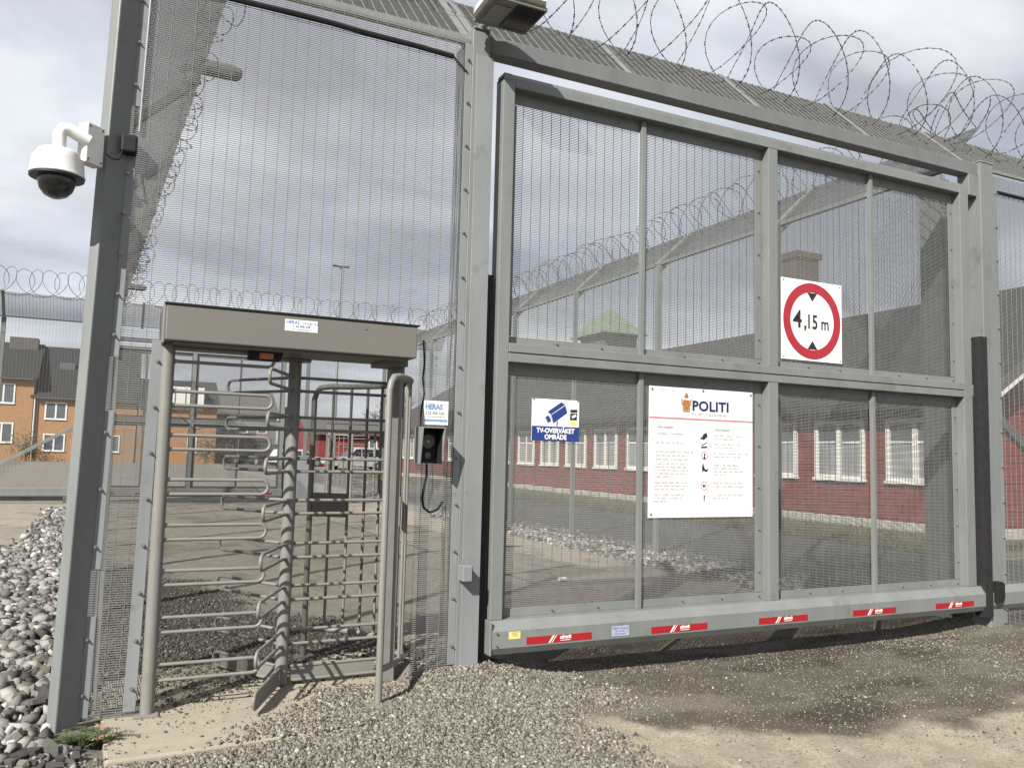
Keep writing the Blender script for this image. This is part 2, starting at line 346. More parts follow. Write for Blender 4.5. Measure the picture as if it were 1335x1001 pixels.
GX, GY = np.meshgrid(xs, ys); gx = GX.ravel(); gy = GY.ravel(); gz = height(gx, gy); Zn = zones(gx, gy)
f1 = fbm(gx, gy, .35, 41); f2 = fbm(gx, gy, 2.2, 47); f3 = fbm(gx, gy, .09, 53, 2)
col = np.empty((len(gx), 3)); col[:] = (.27, .255, .22)
def lay(c, m): 
    global col
    m = np.clip(m, 0, 1)[:, None]; col = col*(1-m)+np.array(c)*m
front = sstep(1.4, .6, gy)*sstep(2.1, 2.6, gx)
lay((.135, .118, .092), front)
lay((.165, .15, .122), front*sstep(.5, .62, f1)); lay((.085, .074, .058), front*sstep(.48, .36, fbm(gx*.6+gy*.9, gy*1.6-gx*.4, .7, 61)))
lay((.25, .228, .185), front*sstep(.6, .74, fbm(gx*.5+gy, gy*1.5-gx*.3, .9, 67))*.7)
lay((.42, .388, .325), Zn['yard']); lay((.35, .322, .27), Zn['yard']*sstep(.5, .68, f2)); lay((.15, .135, .11), Zn['yard']*sstep(.62, .70, f1)*.35)
lay((.15, .14, .118), Zn['darkp']); lay((.30, .29, .26), Zn['strip']); lay((.155, .155, .152), Zn['lane']*(1-Zn['strip'])); lay((.20, .195, .18), Zn['lane']*sstep(.5, .66, f2)*.8)
lay((.125, .12, .06), Zn['grass']); lay((.20, .175, .11), Zn['grass']*sstep(.5, .66, f1)*.8)
lay((.23, .218, .19), Zn['heavy']); lay((.31, .285, .225), Zn['heavy']*sstep(.56, .70, f1)*.8)
lay((.50, .448, .345), Zn['dust']*(.8+.2*f3)); lay((.36, .325, .255), Zn['dust']*sstep(.54, .68, f1)*.6)
lay((.13, .125, .11), Zn['stone']*.9)
col *= .54*(.86+.28*f3)[:, None]
nx_, ny_ = len(xs), len(ys)
idx = np.arange(nx_*ny_).reshape(ny_, nx_)
F4 = np.stack([idx[:-1, :-1], idx[:-1, 1:], idx[1:, 1:], idx[1:, :-1]], -1).reshape(-1, 4)
me = bpy.data.meshes.new('ground'); me.vertices.add(len(gx)); me.vertices.foreach_set('co', np.stack([gx, gy, gz], 1).astype(np.float32).ravel())
me.loops.add(F4.size); me.loops.foreach_set('vertex_index', F4.ravel().astype(np.int32)); me.polygons.add(len(F4))
me.polygons.foreach_set('loop_start', np.arange(0, F4.size, 4, dtype=np.int32)); me.polygons.foreach_set('use_smooth', np.ones(len(F4), bool)); me.update(calc_edges=True)
at = me.color_attributes.new('Col', 'FLOAT_COLOR', 'POINT'); at.data.foreach_set('color', np.concatenate([col, np.ones((len(col), 1))], 1).astype(np.float32).ravel())
me.materials.append(MATS['ground']); ground = bpy.data.objects.new('ground', me); COL.objects.link(ground); ground['kind'] = 'structure'; ORG[ground] = np.zeros(3)

# concrete slab under the turnstile
sb = MB(); pol = [(.03, -.66), (.38, -.655), (.74, -.62), (1.2, -.6), (1.98, -.58), (1.98, 1.0), (.0, 1.0), (-.0, .1)]
sb.add([(x, y, 0) for x, y in pol]+[(x, y, -.2) for x, y in pol], [tuple(range(8)), tuple(range(15, 7, -1))]+[(i, i+8, (i+1) % 8+8, (i+1) % 8) for i in range(8)])
o = sb.build('concrete_slab', 'concrete', bevel=.012); o['kind'] = 'structure'

def stones_mesh(name, P, sz, m, parent=None, flat=.7):
    """many crushed stones as jittered cubes in one mesh"""
    k = len(P); c = np.array([(-1, -1, -1), (1, -1, -1), (1, 1, -1), (-1, 1, -1), (-1, -1, 1), (1, -1, 1), (1, 1, 1), (-1, 1, 1)], float)
    V = c[None]*(1+.45*(rng.random((k, 8, 3))-.5)*2)*rng.uniform(.6, 1.25, (k, 1, 3)); V[:, 4:, :2] *= rng.uniform(.35, .95, (k, 1, 1)); V[:, :, 2] *= flat
    th = rng.random(k)*2*math.pi; ph = rng.normal(0, .5, k)
    ct, st, cp, sp = np.cos(th), np.sin(th), np.cos(ph), np.sin(ph)
    x, y, z = V[..., 0], V[..., 1], V[..., 2]; y, z = y*cp[:, None]-z*sp[:, None], y*sp[:, None]+z*cp[:, None]
    x, y = x*ct[:, None]-y*st[:, None], x*st[:, None]+y*ct[:, None]
    V = np.stack([x, y, z], -1)*sz[:, None, None]*.58+P[:, None, :]
    q = np.array([(0, 3, 2, 1), (4, 5, 6, 7), (0, 1, 5, 4), (1, 2, 6, 5), (2, 3, 7, 6), (3, 0, 4, 7)])
    F = (q[None]+8*np.arange(k)[:, None, None]).reshape(-1, 4); me = bpy.data.meshes.new(name)
    me.vertices.add(k*8); me.vertices.foreach_set('co', V.reshape(-1).astype(np.float32)); me.loops.add(F.size); me.loops.foreach_set('vertex_index', F.ravel().astype(np.int32))
    me.polygons.add(len(F)); me.polygons.foreach_set('loop_start', np.arange(0, F.size, 4, dtype=np.int32)); me.update(calc_edges=True)
    me.materials.append(MATS[m]); o = bpy.data.objects.new(name, me); COL.objects.link(o); o['kind'] = 'stuff'
    if parent is not None: o.parent = parent
    return o
def scatter(n, x0, x1, y0, y1, dens, smin, smax, sink=.15):
    x = rng.uniform(x0, x1, n); y = rng.uniform(y0, y1, n); d = dens(x, y, zones(x, y)); k = rng.random(n) < d; x, y = x[k], y[k]
    s = smin*(smax/smin)**(rng.random(len(x))**1.7); z = height(x, y); slab = (pdist(x, y, pol) < 0); z = np.where(slab, np.maximum(z, .0), z)
    return np.stack([x, y, z+s*.35*(1-sink)], 1), s
inslab = lambda x, y: (pdist(x, y, pol) < .02)
P, s = scatter(190000, -.8, 3.2, -2.2, .55, lambda x, y, q: np.clip(q['heavy']*(.45+.75*sstep(.38, .6, fbm(x, y, .4, 71))), 0, 1)*np.where(inslab(x, y), sstep(.15, -.3, pdist(x, y, HEAVY))*.62, 1), .006, .019)
stones_mesh('gravel', P, s, 'gravel')
tag(bpy.data.objects['gravel'], 'loose grey crushed gravel heaped in front of the turnstile and gate post', 'gravel')
P, s = scatter(90000, 2.2, 8.5, -3.6, .9, lambda x, y, q: (1-q['heavy'])*(1-.7*q['dust'])*(.06+.62*sstep(.52, .70, fbm(x*.6+y*.9, y*1.7-x*.35, .55, 73))), .004, .014)
P2, s2 = scatter(75000, 2.0, 7.5, -3.4, .6, lambda x, y, q: (1-.8*q['heavy'])*(1-.75*q['dust'])*(.35+.5*sstep(.42, .6, fbm(x, y, .3, 77))), .003, .008)
P = np.concatenate([P, P2]); s = np.concatenate([s, s2]); o = stones_mesh('road_grit', P, s, 'gravel'); tag(o, 'scattered pale grit on the damp brown road before the gate', 'gravel')
P, s = scatter(60000, -.3, 2.4, .1, 7.2, lambda x, y, q: q['darkp']*.75*np.where(inslab(x, y), .5, 1)*sstep(7.5, 2, y), .008, .02)
o = stones_mesh('dark_grit', P, s, 'gravel_dark'); tag(o, 'dark loose gravel spread behind the turnstile', 'gravel')
P, s = scatter(26000, 6.5, 8.6, 1.0, 14, lambda x, y, q: q['strip']*.9, .02, .07)
o = stones_mesh('verge_stones', P, s, 'gravel_grey'); tag(o, 'pale stones along the foot of the inner fence', 'stones')
P, s = scatter(2600, 0, 2, -.62, 1.0, lambda x, y, q: inslab(x, y)*1.0*(.12+.5*sstep(.5, .7, fbm(x, y, .3, 79))), .004, .014)
o = stones_mesh('slab_grit', P, s, 'gravel_dark'); tag(o, 'fine dark grit lying on the concrete slab', 'gravel')

# coarse stones left of the corner post
bed = MB(); bp_ = [(-2.2, -.6), (-.25, -.6), (-.2, .2), (LF(5)-.1, 5), (LF(12)-.1, 12), (LF(16)-.1, 16), (-1.2, 16), (-1.12, 12), (-1.25, 8.3), (-2.2, 7)]
g_ = []
bed.add([(x, y, float(height(np.array(x), np.array(y)))+.012) for x, y in bp_], [tuple(range(len(bp_)))])
bedo = bed.build('stone_verge', 'ground', fix=False); bedo['kind'] = 'structure'; ORG[bedo] = np.zeros(3)
ca = bedo.data.color_attributes.new('Col', 'FLOAT_COLOR', 'POINT'); ca.data.foreach_set('color', [.08, .077, .068, 1]*len(bedo.data.vertices))
protos = []
for i in range(18):
    bm = bmesh.new()
    p = np.array([(a, b_, c_) for a in (-1, 1) for b_ in (-1, 1) for c_ in (-1, 1)], float)*rng.uniform(.45, 1.1, (8, 3))
    p = np.concatenate([p, rng.normal(0, .55, (3, 3))+np.array([0, 0, .55])]); p *= np.array([1.05, .78, .56])*rng.uniform(.75, 1.2, 3)
    for q in p: bm.verts.new(q)
    r = bmesh.ops.convex_hull(bm, input=bm.verts); bmesh.ops.delete(bm, geom=[v for v in bm.verts if not v.link_faces], context='VERTS')
    me = bpy.data.meshes.new('stone'); bm.to_mesh(me); bm.free(); me.materials.append(ROCKM[i % 6]); protos.append(me)
cnt = 0; tries = 0; placed = []
def placestone(x, y, s):
    global cnt
    o = bpy.data.objects.new('stone', protos[rng.integers(18)]); COL.objects.link(o); o.parent = bedo
    o.location = (x, y, float(height(np.array(x), np.array(y)))+.012+s*.30); o.scale = (s, s, s); o.rotation_euler = (rng.normal(0, .35), rng.normal(0, .35), rng.random()*6.28); cnt += 1
while cnt < 296 and tries < 20000:
    tries += 1; y = -.62+(rng.random()**1.4)*2.9; x = rng.uniform(-1.15-.1*y, LF(y)-.1)
    if y > -.4 and x > -.36 and y < .12: continue
    s = .020*(.075/.020)**(rng.random()**1.5)
    if any((x-a)**2+(y-b)**2 < (.78*(s+c))**2 for a, b, c in placed): continue
    placed.append((x, y, s)); placestone(x, y, s)
P, s = scatter(30000, -2.3, -.1, -.75, 16.5, lambda x, y, q: q['stone']*np.where(y > 3.2, 1, .75)*np.where((x > -.24) & (y > -.35) & (y < .1), 0, 1), .025, .085)
o = stones_mesh('stone_fill', P, s, 'gravel_grey', bedo)

# ------------------------------------------------------------------ sliding gate
GR = 'gate_paint'
gate = thing('sliding_gate', (2.27, .05, 0), 'large grey mesh sliding gate with red stickers along its bottom beam beside the turnstile', 'gate', 'cantilever sliding gates')
Y0, Y1 = .0, .125
b = MB()    # bottom beam with chamfered lower edge, running on as the cantilever tail
prof = [(-.055, .203), (-.028, .158), (.0, .152), (.13, .152), (.155, .17), (.155, .36), (.135, .375), (-.008, .375), (-.055, .312)]
b.extr(prof, (2.275, 0, 0), (0, 1, 0), (0, 0, 1), (7.9, 0, 0)); beam = b.build('bottom_beam', GR, gate)
MB().box(2.262, 2.275, -.06, .16, .16, .38).build('end_plate', GR, gate, bevel=.003)
for z in (.23, .31):
    bolt(gate, 2.31, -.055, z-.005, s=.8); 
for x0, x1 in ((2.285, 2.375), (7.055, 7.175)):
    MB().box(x0, x1, Y0, Y1, .375, 4.115).build('stile', GR, gate, bevel=.005)
MB().box(2.375, 7.055, Y0, Y1, 4.045, 4.115).build('top_rail', GR, gate, bevel=.005)
b = MB(); b.box(2.30, 7.17, .02, .08, 4.115, 4.145); b.build('guide_track', 'galvanised', gate, bevel=.003)
MB().box(2.285, 2.345, -.005, .105, 4.09, 4.135).build('corner_cap', GR, gate, bevel=.004)
MB().box(2.375, 7.055, Y0-.002, Y1, 2.105, 2.165).build('mid_rail', GR, gate, bevel=.004)
MB().box(2.375, 7.055, Y0-.004, Y1, 2.172, 2.235).build('mid_rail', GR, gate, bevel=.004)
for lo, hi in ((.375, 2.105), (2.235, 4.045)):
    MB().box(4.695, 4.795, Y0+.001, Y1, lo, hi).build('mullion', GR, gate, bevel=.004)
    for xc in (3.497, 5.93): MB().box(xc-.020, xc+.020, Y0+.045, Y0+.079, lo, hi).build('mullion', GR, gate, bevel=.003)
MY = .092
for lo, hi in ((.375, 2.105), (2.235, 4.045)):
    for x0, x1 in ((2.375, 3.475), (3.519, 4.695), (4.795, 5.908), (5.952, 7.055)):
        b = MB(); wires(b, (x0, MY, lo), (1, 0, 0), (0, 0, 1), (0, -1, 0), x1-x0, hi-lo, rv=.0016); b.build('wire_mesh', 'wire', gate, kind='stuff', fix=False)
    # clamp flats round each half
    for x0, x1, zc, w in ((2.376, 4.694, lo+.001, .055), (4.796, 7.054, lo+.001, .055)):
        MB().box(x0, x1, MY-.012, MY-.006, zc, zc+w).build('clamp_strip', GR, gate, bevel=.001)
        k = int((x1-x0)/.36)
        for i in range(k+1):
            xx = x0+.04+(x1-x0-.08)*i/k
            if min(abs(xx-3.497), abs(xx-5.93)) > .05: bolt(gate, xx, MY-.012, zc+.03, s=.8)
    for xx, s_ in ((4.622, 4.690), (6.99, 7.052)):
        MB().box(xx, s_, MY-.0125, MY-.0065, lo+.06, hi-.002).build('clamp_strip', GR, gate, bevel=.001)
        for i in range(5): bolt(gate, (xx+s_)/2, MY-.0125, lo+.22+i*(hi-lo-.4)/4, s=.8)
    for xa in (2.3765, 3.520, 4.7965, 5.953):
        MB().box(xa, xa+(.052 if xa < 3 else .022), MY-.0118, MY-.0058, lo+.06, hi-.09).build('clamp_strip', GR, gate, bevel=.001)
    for xa, xb in ((2.38, 4.62), (4.80, 6.985)):
        MB().box(xa, xb, MY-.0122, MY-.0062, hi-.085, hi-.002).build('clamp_strip', GR, gate, bevel=.001)
        for i in range(6): bolt(gate, xa+.08+i*(xb-xa-.16)/5, MY-.0122, hi-.05, s=.6)
# cantilever tail
MB().bar((7.19, .05, 2.19), (10.0, .05, .40), .06, .09).build('tail_brace', GR, gate, bevel=.004)
MB().box(9.95, 10.15, .0, .1, .375, .62).build('tail_bracket', GR, gate, bevel=.004)
def sticker(x0, y, side):
    # red strip, white slash, lettering
    o = MB().box(x0, x0+.505, y-.0015, y, .214, .262).build('reflective_sticker', 'sticker_red', gate)
    if side:
        poly_part('slash', [[(x0+.165, .2145), (x0+.178, .2145), (x0+.213, .2615), (x0+.2, .2615)]], y-.0016, 'sign_white', o)
        poly_part('slash', [[(x0+.19, .2145), (x0+.195, .2145), (x0+.23, .2615), (x0+.225, .2615)]], y-.0016, 'sign_white', o)
        text('adronit', .036, x0+.255, .236, y-.0022, 'sign_white', o, .0012, .82)
        MB().box(x0+.257, x0+.335, y-.0026, y-.0014, .2235, .2275).build('underline', 'sign_white', o)
    return o
for i in range(5): sticker(2.532+i*1.0025, -.0552, True)
for i in range(5): sticker(2.532+i*1.0025, .1575, False)
ys_ = MB().box(2.40, 2.485, -.057, -.0553, .258, .306).build('label', 'sticker_yellow', gate)
for k, (w, z) in enumerate(((.05, .297), (.035, .287), (.045, .277))): MB().box(2.425, 2.425+w, -.0578, -.0568, z, z+.003).build('print', 'ink_dark', ys_)
bl = MB().box(3.20, 3.345, -.057, -.0553, .22, .29).build('label', 'sticker_blue_faded', gate)
text('HERAS Norge AS', .019, 3.208, .268, -.0575, 'blue_ink', bl, .0002, .95); text('22 900 550', .015, 3.235, .249, -.0575, 'blue_ink', bl); text('www.herasnorge.no', .012, 3.217, .233, -.0575, 'blue_ink', bl)

# ------------------------------------------------------------------ gate portal
portal = thing('gate_portal', (2.11, .05, 0), 'grey steel portal posts and overhead beam framing the sliding gate beside the turnstile', 'gate frame', 'gate portals')
PL = 'grey_paint'
MB().box(2.035, 2.165, -.02, .14, -.1, 4.385).build('post', PL, portal, bevel=.006)
MB().box(2.064, 2.192, -.030, -.0215, .02, 4.20).build('cover_plate', 'light_paint', portal, bevel=.002)
MB().box(7.315, 7.505, -.03, .15, -.1, 4.385).build('post', PL, portal, bevel=.006)
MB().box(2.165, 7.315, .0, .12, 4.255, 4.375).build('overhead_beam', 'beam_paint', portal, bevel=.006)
MB().box(7.19, 7.30, .0, .12, 4.05, 4.26).build('catch_bracket', PL, portal, bevel=.004)
# black rubber safety edges
for x0, x1, z0, z1, yy in ((2.196, 2.262, .12, 2.695, .03), (7.215, 7.312, .10, 2.68, -.06)):
    b = MB(); b.box(x0, x1, yy, yy+.11, z0, z1)
    for i in range(4): b.box(x0+.008+i*(x1-x0)/4.4, x0+.014+i*(x1-x0)/4.4, yy-.006, yy+.001, z0, z1)
    b.build('safety_edge', 'rubber', portal)
b = MB(); b.box(2.035, 2.10, -.12, -.031, .655, .755); pc = b.build('photocell', 'light_paint', portal, bevel=.006)
MB().box(2.085, 2.103, -.118, -.045, .668, .742).build('photocell_eye', 'black_plastic', pc)
b = MB(); b.extr([(7.33, .23), (7.40, .23), (7.44, .26), (7.44, .40), (7.40, .42), (7.33, .42)], (0, -.09, 0), (1, 0, 0), (0, 0, 1), (0, .058, 0)); b.build('photocell', 'black_plastic', portal, bevel=.004)
MB().box(2.04, 2.16, -.032, .15, 4.385, 4.40).build('post_cap', 'galvanised', portal, bevel=.003)
MB().box(7.31, 7.51, -.035, .155, 4.385, 4.40).build('post_cap', 'galvanised', portal, bevel=.003)

# ------------------------------------------------------------------ fences
def overhang(par, p0, d, W, out, gap=None, arms=(), m='wire', L_=.8, base=.0, warp=None):
    """45 degree outrigger panel: p0 lower edge start, d along, out horizontal lean direction"""
    d = np.array(d, float); v = (np.array(out, float)+np.array([0, 0, 1.]))/math.sqrt(2); n = np.cross(d, v)
    b = MB(); wires(b, p0, d, v, -n, W, L_, rv=.0026); b.build('overhang_mesh', m, par, kind='stuff', fix=False)
    p0 = np.array(p0, float)
    MB().bar(p0+v*.02, p0+v*.02+d*W, .03, .03).build('overhang_rail', 'galvanised', par)
    for a in arms:
        q = p0+d*a-n*.03; MB().bar(q-v*.05, q+v*(L_+.02), .055, .075, n).build('overhang_arm', 'grey_paint', par, bevel=.003)
def coil(name, label, p0, p1, radius=.36, pitch=.55, r=.0038, jit=.05, barb=.045, group='razor wire coils', axis_up=(0, 0, 1), seed=1, zig=.12, tilt=0.0):
    R_ = np.random.default_rng(seed); p0 = np.array(p0, float); p1 = np.array(p1, float); D = p1-p0; Ln = np.linalg.norm(D); d = D/Ln
    up = np.array(axis_up, float); sd = np.cross(d, up); b = MB(); n = 26
    for hand, ph in ((1, 0.0), (-1, .55)):
        k = int(Ln/pitch*n); t = np.arange(k)/n; ang = hand*2*math.pi*t+ph
        turn = np.floor(t).astype(int); rj = R_.normal(1, jit, turn.max()+3); oj = R_.normal(0, jit*1.6, (turn.max()+3, 2))
        fr = t-turn; sm = fr*fr*(3-2*fr); rr = radius*(rj[turn]*(1-sm)+rj[turn+1]*sm); oo = oj[turn]*(1-sm)[:, None]+oj[turn+1]*sm[:, None]
        al = t*pitch+zig*pitch*np.sin(2*ang)*hand+tilt*np.cos(ang)*hand
        P = p0+np.outer(al, d)+np.outer(rr*np.cos(ang)+oo[:, 0]*.4, sd)+np.outer(rr*np.sin(ang)+oo[:, 1]*.3, up)
        b.tube(P, r, 4, cap=False)
        if barb:
            seg = np.linalg.norm(np.diff(P, axis=0), axis=1); cs = np.concatenate([[0], np.cumsum(seg)]); q = np.arange(.01, cs[-1], barb); Q = np.stack([np.interp(q, cs, P[:, i]) for i in range(3)], 1)
            T = np.gradient(Q, axis=0); T /= np.linalg.norm(T, axis=1)[:, None]; A = np.cross(T, R_.normal(size=T.shape)); A /= np.linalg.norm(A, axis=1)[:, None]; Bn = np.cross(T, A)
            V = np.stack([Q-T*.013+A*.012, Q+T*.013+A*.012, Q+T*.013-A*.012, Q-T*.013-A*.012, Q+Bn*.006, Q-Bn*.006], 1).reshape(-1, 3); F = []
            for i in range(len(Q)): i *= 6; F += [(i, i+3, i+4), (i+1, i+4, i+2), (i, i+5, i+3), (i+1, i+2, i+5)]
            b.add(V, F)
    o = b.build(name, 'razor', fix=False); return single(o, label, 'razor wire', group)

# fence panel round the turnstile
tf = thing('turnstile_fence', (-.17, -.05, 0), 'tall grey anti-climb mesh fence panel above and beside the turnstile', 'fence')
b = MB(); n42 = math.radians(42); na = np.array([math.sin(n42), -math.cos(n42), 0]); nb = np.array([-math.cos(n42), -math.sin(n42), 0]); c0 = np.array([-.208, -.112, 0])
pa = [c0, c0-nb*.14, c0-nb*.14-na*.072, c0-na*.072]
b.add([p+np.array([0, 0, -.1]) for p in pa]+[p+np.array([0, 0, 4.9]) for p in pa], [(3, 2, 1, 0), (4, 5, 6, 7), (0, 1, 5, 4), (1, 2, 6, 5), (2, 3, 7, 6), (3, 0, 4, 7)])
b.build('corner_post', 'grey_paint', tf, bevel=.008, warp=lean)
ZT = 4.30
for x0, x1, z0, z1 in ((-.118, .17, .0, ZT), (.17, 1.735, 2.24, ZT), (1.735, 2.035, .0, ZT)):
    b = MB(); wires(b, (x0, .0, z0), (1, 0, 0), (0, 0, 1), (0, 1, 0), x1-x0, z1-z0, rv=.0015); b.build('wire_mesh', 'wire', tf, kind='stuff', warp=lean, fix=False)
def clamp(x0, x1, z0, z1, bx, n):
    MB().box(x0, x1, -.016, -.009, z0, z1).build('clamp_strip', 'light_paint', tf, bevel=.0015, warp=lean)
    for i in range(n):
        p = lean(np.array([bx, -.016, z0+.12+(z1-z0-.24)*i/max(1, n-1)])); bolt(tf, *p)
clamp(-.118, -.062, .02, .55, -.098, 2); clamp(-.118, -.062, .80, 1.66, -.098, 3); clamp(-.118, -.062, 1.96, 3.12, -.098, 5); clamp(-.118, -.062, 3.40, 4.4, -.098, 4)
clamp(.105, .168, .03, 2.07, .142, 8); clamp(1.985, 2.034, .12, 4.27, 2.008, 14)
b = MB(); b.tube([(-.055, -.02, 3.25), (-.055, -.02, 4.9)], .008, 8); b.build('conduit', 'light_paint', tf, warp=lean, smooth=True)
# return panel behind the gate post
b = MB(); wires(b, (2.0, .03, .05), (0, 1, 0), (0, 0, 1), (-1, 0, 0), .17, ZT-.05); b.build('wire_mesh', 'wire', tf, kind='stuff', fix=False)
b = MB(); b.box(-.10, 2.03, .012, .05, ZT-.02, ZT+.02); b.build('top_rail', 'grey_paint', tf, warp=lean, bevel=.003)
overhang(tf, (-.1, .06, ZT+.04), (1, 0, 0), 2.2, (0, 1, 0), arms=(2.13,))
b = MB(); cb = [(x, -.012-.004*math.sin(9*x), 4.165+.012*math.sin(2.2*x)) for x in np.linspace(-.05, 1.9, 40)]; b.tube(cb, .018, 7); b.tube([(1.9, -.012, 4.15), (1.95, -.02, 4.10), (2.0, -.02, 4.06)], .007, 6); b.build('cable_bundle', 'black_plastic', tf, warp=lean)
# portal overhang and fence on the right of the gate
pf = thing('gate_side_fence', (8.5, .05, 0), 'grey anti-climb mesh fence with a sloping top to the right of the sliding gate', 'fence')
b = MB(); wires(b, (7.51, .0, .0), (1, 0, 0), (0, 0, 1), (0, 1, 0), 7.0, ZT); b.build('wire_mesh', 'wire', pf, kind='stuff', fix=False)
MB().box(7.512, 7.575, -.016, -.009, .02, 4.27).build('clamp_strip', 'grey_paint', pf, bevel=.0015)
for i in range(13): bolt(pf, 7.55, -.016, .15+i*.33)
for x in (10.1, 12.7): MB().box(x-.05, x+.05, .02, .12, -.1, 4.36).build('post', 'grey_paint', pf, bevel=.004)
overhang(pf, (2.1, .1, 4.385), (1, 0, 0), 12.4, (0, 1, 0), arms=(.0, 1.35, 2.65, 3.95, 5.25, 8, 10.6))
b = MB(); cb = [(x, -.012, 4.14+.01*math.sin(3*x)) for x in np.linspace(7.6, 12, 50)]; b.tube(cb, .018, 7); b.build('cable_bundle', 'black_plastic', pf)
coil('razor_wire', 'looped razor wire running along the sloping mesh above the sliding gate', (1.75, .46, 5.14), (13.5, .46, 5.14), .37, .56, .0034, .10, .075, seed=3, zig=.12, tilt=.14)
coil('razor_wire', 'razor wire above the mesh panel over the turnstile', (-.1, .46, 5.14), (1.7, .46, 5.14), .37, .56, .0034, .10, .075, seed=4, zig=.12, tilt=.14)

# left fence running away from the corner post
ld = np.array([-.04, 1, 0]); ld /= np.linalg.norm(ld)
lf = thing('side_fence', (LF(1), 1, 0), 'mesh fence with lamps running inward from the corner post', 'fence')
b = MB(); wires(b, (LF(.1), .1, 0), ld, (0, 0, 1), (1, 0, 0), 18.6, 4.34, r=.0015); b.build('wire_mesh', 'wire', lf, kind='stuff', fix=False)
for y in np.arange(.75, 18.5, 2.55): MB().box(LF(y)-.1, LF(y)-.005, y-.04, y+.04, -.1, 4.4).build('post', 'grey_paint', lf, bevel=.004)
overhang(lf, (LF(.05), .05, 4.36), ld, 18.7, (1, 0, 0), L_=.93, arms=np.arange(.7, 18.5, 2.55))
coil('razor_wire', 'razor wire along the top edge of the fence running inward from the corner post', (LF(.6)+.66, .6, 5.02), (LF(18)+.66, 18, 5.02), .085, .45, .0032, .10, .05, seed=5)
# inner fence
inf = thing('inner_fence', (7.6, 1, 0), 'mesh fence with cranked posts between the yard and the red building', 'fence')
b = MB(); wires(b, (7.6, .55, .0), (0, 1, 0), (0, 0, 1), (1, 0, 0), 18.4, 4.54, r=.0014, rv=.0016); b.build('wire_mesh', 'wire', inf, kind='stuff', fix=False)
for y in np.arange(2.93, 18.8, 2.61):
    MB().box(7.53, 7.595, y-.04, y+.04, -.1, 4.54).build('post', 'grey_paint', inf, bevel=.004)
    MB().bar((7.565, y, 4.47), (8.24, y, 5.10), .085, .14).build('overhang_arm', 'grey_paint', inf, bevel=.004)
MB().box(7.44, 7.595, .49, .74, -.1, 4.40).build('post', 'grey_paint', inf, bevel=.006)
v45 = np.array([.72, 0, .69]); v45 /= np.linalg.norm(v45)
b = MB(); wires(b, (7.6, .55, 4.55), (0, 1, 0), v45, (v45[2], 0, -v45[0]), 18.4, .85, r=.0014, rv=.0016); b.build('overhang_mesh', 'wire', inf, kind='stuff', fix=False)
coil('razor_wire', 'razor wire on top of the cranked fence before the red building', (8.15, .7, 5.28), (8.15, 18.8, 5.28), .30, .5, .0042, .06, .06, seed=6, tilt=.10)
MB().bar((7.6, .3, 4.54), (7.6, 18.9, 4.54), .05, .05).build('top_rail', 'grey_paint', inf)

# lower signs, lamp, camera etc. on the fence ------------------------------------------------------
def screw(par, x, y, z, r=.008):
    b = MB(); V = [(x+r*math.cos(i*math.pi/4), yy, z+r*math.sin(i*math.pi/4)) for yy in (y, y-.005) for i in range(8)]
    b.add(V, [(i, (i+1) % 8, (i+1) % 8+8, i+8) for i in range(8)]+[tuple(range(8, 16))]); return b.build('screw', 'ink_dark', par)
SY = .044
sg = thing('height_limit_sign', (5.16, SY, 2.305), 'square white sign with red ring giving the 4,15 m height limit', 'sign')
pl = MB().box(4.822, 5.500, SY-.004, SY, 2.305, 2.978).build('plate', 'sign_white', sg, bevel=.001)
cx, cz = 5.163, 2.64; b = MB(); ring(b, cx, cz, .243, .320, SY-.0045); b.build('red_ring', 'sign_red', sg)
poly_part('arrowhead', [[(cx-.055, cz+.237), (cx+.055, cz+.237), (cx, cz+.165)]], SY-.0045, 'sign_black', sg); poly_part('arrowhead', [[(cx-.055, cz-.237), (cx, cz-.165), (cx+.055, cz-.237)]], SY-.0045, 'sign_black', sg)
text('4', .205, cx-.215, cz-.063, SY-.0055, 'sign_black', sg, .0035, .98); text(',', .15, cx-.096, cz-.063, SY-.0055, 'sign_black', sg, .004)
text('15', .168, cx-.072, cz-.063, SY-.0055, 'sign_black', sg, .003, .80); text('m', .15, cx+.095, cz-.063, SY-.0055, 'sign_black', sg, .0025, .82)
for x in (4.845, 5.477):
    for z in (2.325, 2.957): screw(sg, x, SY-.004, z, .006)

bd = thing('information_board', (4.03, SY, 1.03), 'large white police information board with small print on the gate mesh', 'sign')
x0, x1, z0, z1 = 3.532, 4.520, 1.035, 2.008
MB().box(x0, x1, SY-.004, SY, z0, z1).build('plate', 'sign_white', bd, bevel=.001)
yb = SY-.0045
text('POLITI', .104, 3.925, 1.842, SY-.0055, 'navy', bd, .0036, 1.12, spacing=1.06)
text('POLITIETS UTLENDINGSENHET', .026, 3.925, 1.803, SY-.0055, 'ink_grey', bd, 0, .95)
